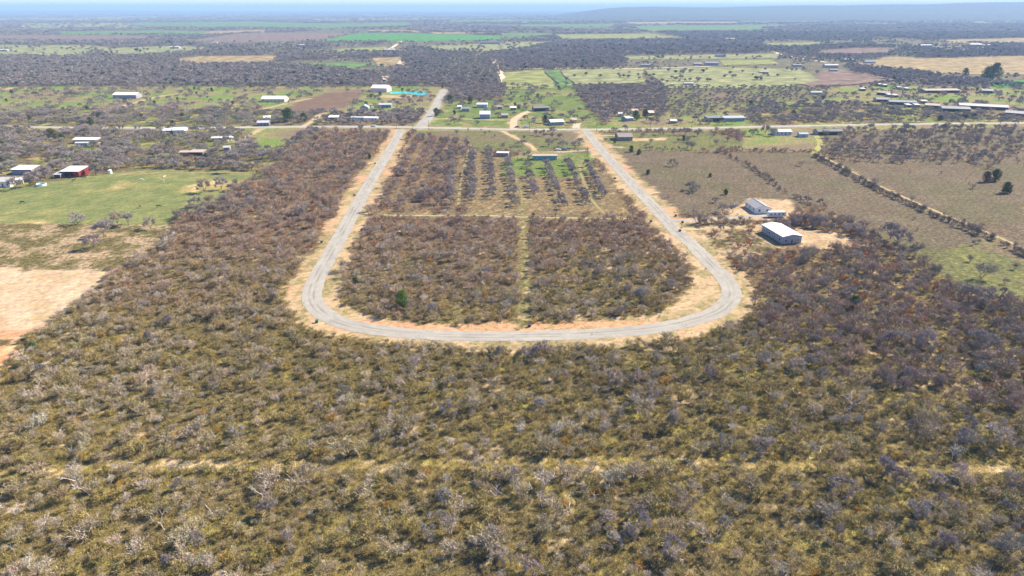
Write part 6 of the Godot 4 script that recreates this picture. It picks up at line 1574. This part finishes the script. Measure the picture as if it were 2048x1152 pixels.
	building("shed", "pale teal shed by the yellow green track", "shed", Vector2(240.4, -575.9), Vector2(247.5, -575.9), 6.0, 2.7, "x", 0.8, lin(0.3, 0.45, 0.48), silver, 0, 1)
	# farther houses
	for h in [["white roofed shed in the brown brush at right", Vector2(373.0, -879.2), Vector2(387.0, -879.2), bright], ["rounded white roof shed below the arena", Vector2(240.7, -991.2), Vector2(254.0, -991.2), bright], ["house with cream roof by the far lane", Vector2(408.4, -1176.3), Vector2(423.3, -1176.3), cream], ["teal grey house at the winding lane", Vector2(541.3, -1214.7), Vector2(554.1, -1214.7), silver], ["long roofed house above the teal grey one", Vector2(568.6, -1299.1), Vector2(593.1, -1299.1), white], ["low house left of the winding lane", Vector2(519.2, -1322.0), Vector2(535.8, -1322.0), silver], ["house at the top of the tan field", Vector2(673.5, -1457.8), Vector2(692.8, -1457.8), bright], ["house in the lime trees left of the tan field", Vector2(690.0, -1400.9), Vector2(711.1, -1400.9), silver], ["white house at the far wood's foot", Vector2(1130.6, -1998.3), Vector2(1161.1, -1998.3), bright], ["white long house far right", Vector2(1292.5, -2040.9), Vector2(1326.4, -2040.9), bright], ["second white house far right", Vector2(1330.6, -2040.9), Vector2(1351.8, -2040.9), bright], ["dark roofed house left of the far white ones", Vector2(1105.9, -1899.1), Vector2(1132.2, -1899.1), slate], ["white barn at the bend of the farm lane", Vector2(-319.0, -1804.7), Vector2(-294.0, -1804.7), bright], ["white house before the mauve field", Vector2(-610.1, -2057.3), Vector2(-590.2, -2057.3), bright], ["row house along the emerald crop", Vector2(-96.1, -2173.9), Vector2(-36.0, -2173.9), slate], ["lone shed on the pale meadow", Vector2(74.0, -2057.3), Vector2(91.0, -2057.3), lin(0.1, 0.25, 0.26)], ["brown house above the pale meadow", Vector2(85.4, -2478.3), Vector2(119.5, -2478.3), brown], ["cream house inside the blue wood", Vector2(349.7, -1866.6), Vector2(367.8, -1866.6), bright], ["pale house at the blue wood's top", Vector2(716.1, -2427.6), Vector2(746.2, -2427.6), cream], ["slate house by the long pale pasture", Vector2(450.9, -1589.6), Vector2(473.0, -1589.6), slate], ["left white house below the long pasture", Vector2(345.1, -1357.9), Vector2(360.0, -1357.9), bright], ["right long house below the long pasture", Vector2(366.9, -1357.9), Vector2(391.6, -1357.9), silver], ["low house at the blue wood's foot", Vector2(239.2, -1326.7), Vector2(256.8, -1326.7), silver], ["white house under the blue wood", Vector2(48.2, -1326.7), Vector2(60.3, -1326.7), bright], ["white roofed house among far left trees", Vector2(-912.7, -1927.8), Vector2(-888.7, -1927.8), bright], ["house at far left among pale pasture", Vector2(-1287.0, -1813.3), Vector2(-1268.2, -1813.3), bright], ["little white house by the mauve field's left", Vector2(-918.6, -2217.8), Vector2(-903.3, -2217.8), bright], ["white house in the middle of the left wood", Vector2(-442.8, -1058.8), Vector2(-433.8, -1058.8), bright], ["white farm in the far plain at left", Vector2(-7350.0, -13249.0), Vector2(-7224.0, -13249.0), bright], ["cottage in trees left of the straight lane", Vector2(15.8, -1628.9), Vector2(29.4, -1628.9), cream], ["roof showing in the far right wood", Vector2(1493.8, -3148.0), Vector2(1519.7, -3148.0), cream], ["low white barn in the brush beyond the emerald crop", Vector2(72.1, -5275.0), Vector2(115.3, -5275.0), bright]]:
		building("farmhouse", h[0], "house", h[1], h[2], minf(h[1].distance_to(h[2]) * 0.45, 12.0), clampf(h[1].distance_to(h[2]) * 0.16, 2.8, 5.0), "x", minf(h[1].distance_to(h[2]) * 0.07, 2.4), lin(0.35, 0.35, 0.34), h[3] * 0.72, 2, 1, "farmhouses of the far valley")

	travel_trailer(Vector2(136.5, -340.5), 0.06)
	round_pool(Vector2(-286.5, -408.2))
	tank(Vector2(-262.4, -440.8))
	car("dark car driving on the valley road left of the junction", Vector2(-137.0, -628.2), 0.0, lin(0.03, 0.04, 0.07))
	car("silver car driving ahead of the dark one", Vector2(-125.8, -629.0), 0.0, lin(0.5, 0.52, 0.55))
	car("dark pickup parked by the pinkish earth lane", Vector2(4.5, -624.6), 0.4, lin(0.05, 0.05, 0.06), true)
	car("pale blue car parked on the grass by the pinkish lane", Vector2(12.6, -624.6), 0.1, lin(0.4, 0.47, 0.55))
	car("white pickup parked by the pale green house", Vector2(-151.3, -756.3), 0.6, lin(0.7, 0.7, 0.7), true)
	car("blue car parked at the mobile home lane", Vector2(39.5, -519.5), 0.1, lin(0.05, 0.12, 0.25))
	car("white car beside the mobile home lane", Vector2(34.9, -518.5), 0.0, lin(0.7, 0.7, 0.7))
	car("white pickup parked behind the ranch house", Vector2(229.5, -661.5), 0.5, lin(0.7, 0.7, 0.7), true)
	car("red car parked by the hedge at the red farm lane", Vector2(-273.4, -748.5), 0.3, lin(0.25, 0.03, 0.03))
	var names := ["first", "second", "third", "fourth", "fifth", "sixth", "seventh", "eighth", "ninth", "tenth", "eleventh", "twelfth", "thirteenth", "fourteenth"]
	var poles := [Vector2(-447.0, -634.7), Vector2(-403.4, -636.1), Vector2(-376.7, -637.6), Vector2(-361.1, -633.3), Vector2(-307.1, -633.3), Vector2(-283.5, -634.7), Vector2(-144.7, -634.7), Vector2(-103.4, -619.3), Vector2(-87.5, -611.2), Vector2(-73.4, -611.2), Vector2(15.3, -604.6), Vector2(74.0, -604.6), Vector2(122.3, -612.6), Vector2(159.7, -615.2)]
	for k in poles.size():
		utility_pole("%s wooden utility pole from the left along the valley road" % names[k], poles[k], 9.5 if k < 7 else 8.6)
	utility_pole("wooden pole at the turquoise home's left", Vector2(3.7, -476.7), 7.5)
	utility_pole("wooden pole at the turquoise home's right by the loop road", Vector2(54.8, -495.9), 7.5)
	var boxes := [["on the left verge nearest the junction", Vector2(-94.9, -470.1)], ["on the left verge halfway up the leg", Vector2(-90.6, -383.1)], ["on the left verge above the bend", Vector2(-87.6, -298.3)], ["between the left leg and the enclosed scrub", Vector2(-72.9, -316.5)], ["on the right leg's inner verge by the orchard", Vector2(65.1, -425.3)], ["on the right leg's inner verge at the cross track", Vector2(70.2, -331.6)], ["at the mouth of the grey driveway", Vector2(85.7, -329.8)], ["on the verge below the sandy driveway", Vector2(81.2, -315.7)], ["north of the grey driveway's mouth", Vector2(84.8, -341.4)], ["at the foot of the mown strip", Vector2(5.8, -208.9)], ["outside the loop's right bend", Vector2(73.9, -210.9)]]
	for b in boxes: utility_box("dark utility box " + b[0], b[1], lin(0.05, 0.045, 0.04))
	utility_box("green utility box outside the loop's left bend", Vector2(-67.0, -212.5), lin(0.05, 0.14, 0.08))
	horse("dark horse with white face grazing alone at far left", Vector2(-270.6, -366.8), 0.4, true, lin(0.035, 0.03, 0.03))
	horse("chestnut horse grazing near the row of bare trees", Vector2(-201.0, -358.2), 2.6, true, lin(0.38, 0.18, 0.07))
	horse("black horse grazing right of the chestnut one", Vector2(-191.3, -358.7), 0.6, true, lin(0.03, 0.028, 0.03))
	horse("white horse grazing in the upper pasture", Vector2(-231.8, -420.5), 0.3, true, lin(0.65, 0.6, 0.52))
	horse("white horse standing lower of two near the track", Vector2(-217.1, -417.9), 2.9, false, lin(0.65, 0.6, 0.52))
	horse("cream horse standing by the pale pasture track", Vector2(-220.9, -428.0), 1.2, false, lin(0.58, 0.5, 0.38))
	horse("brown horse standing in front of the red ended barn", Vector2(-272.9, -418.6), 0.2, false, lin(0.14, 0.09, 0.06))
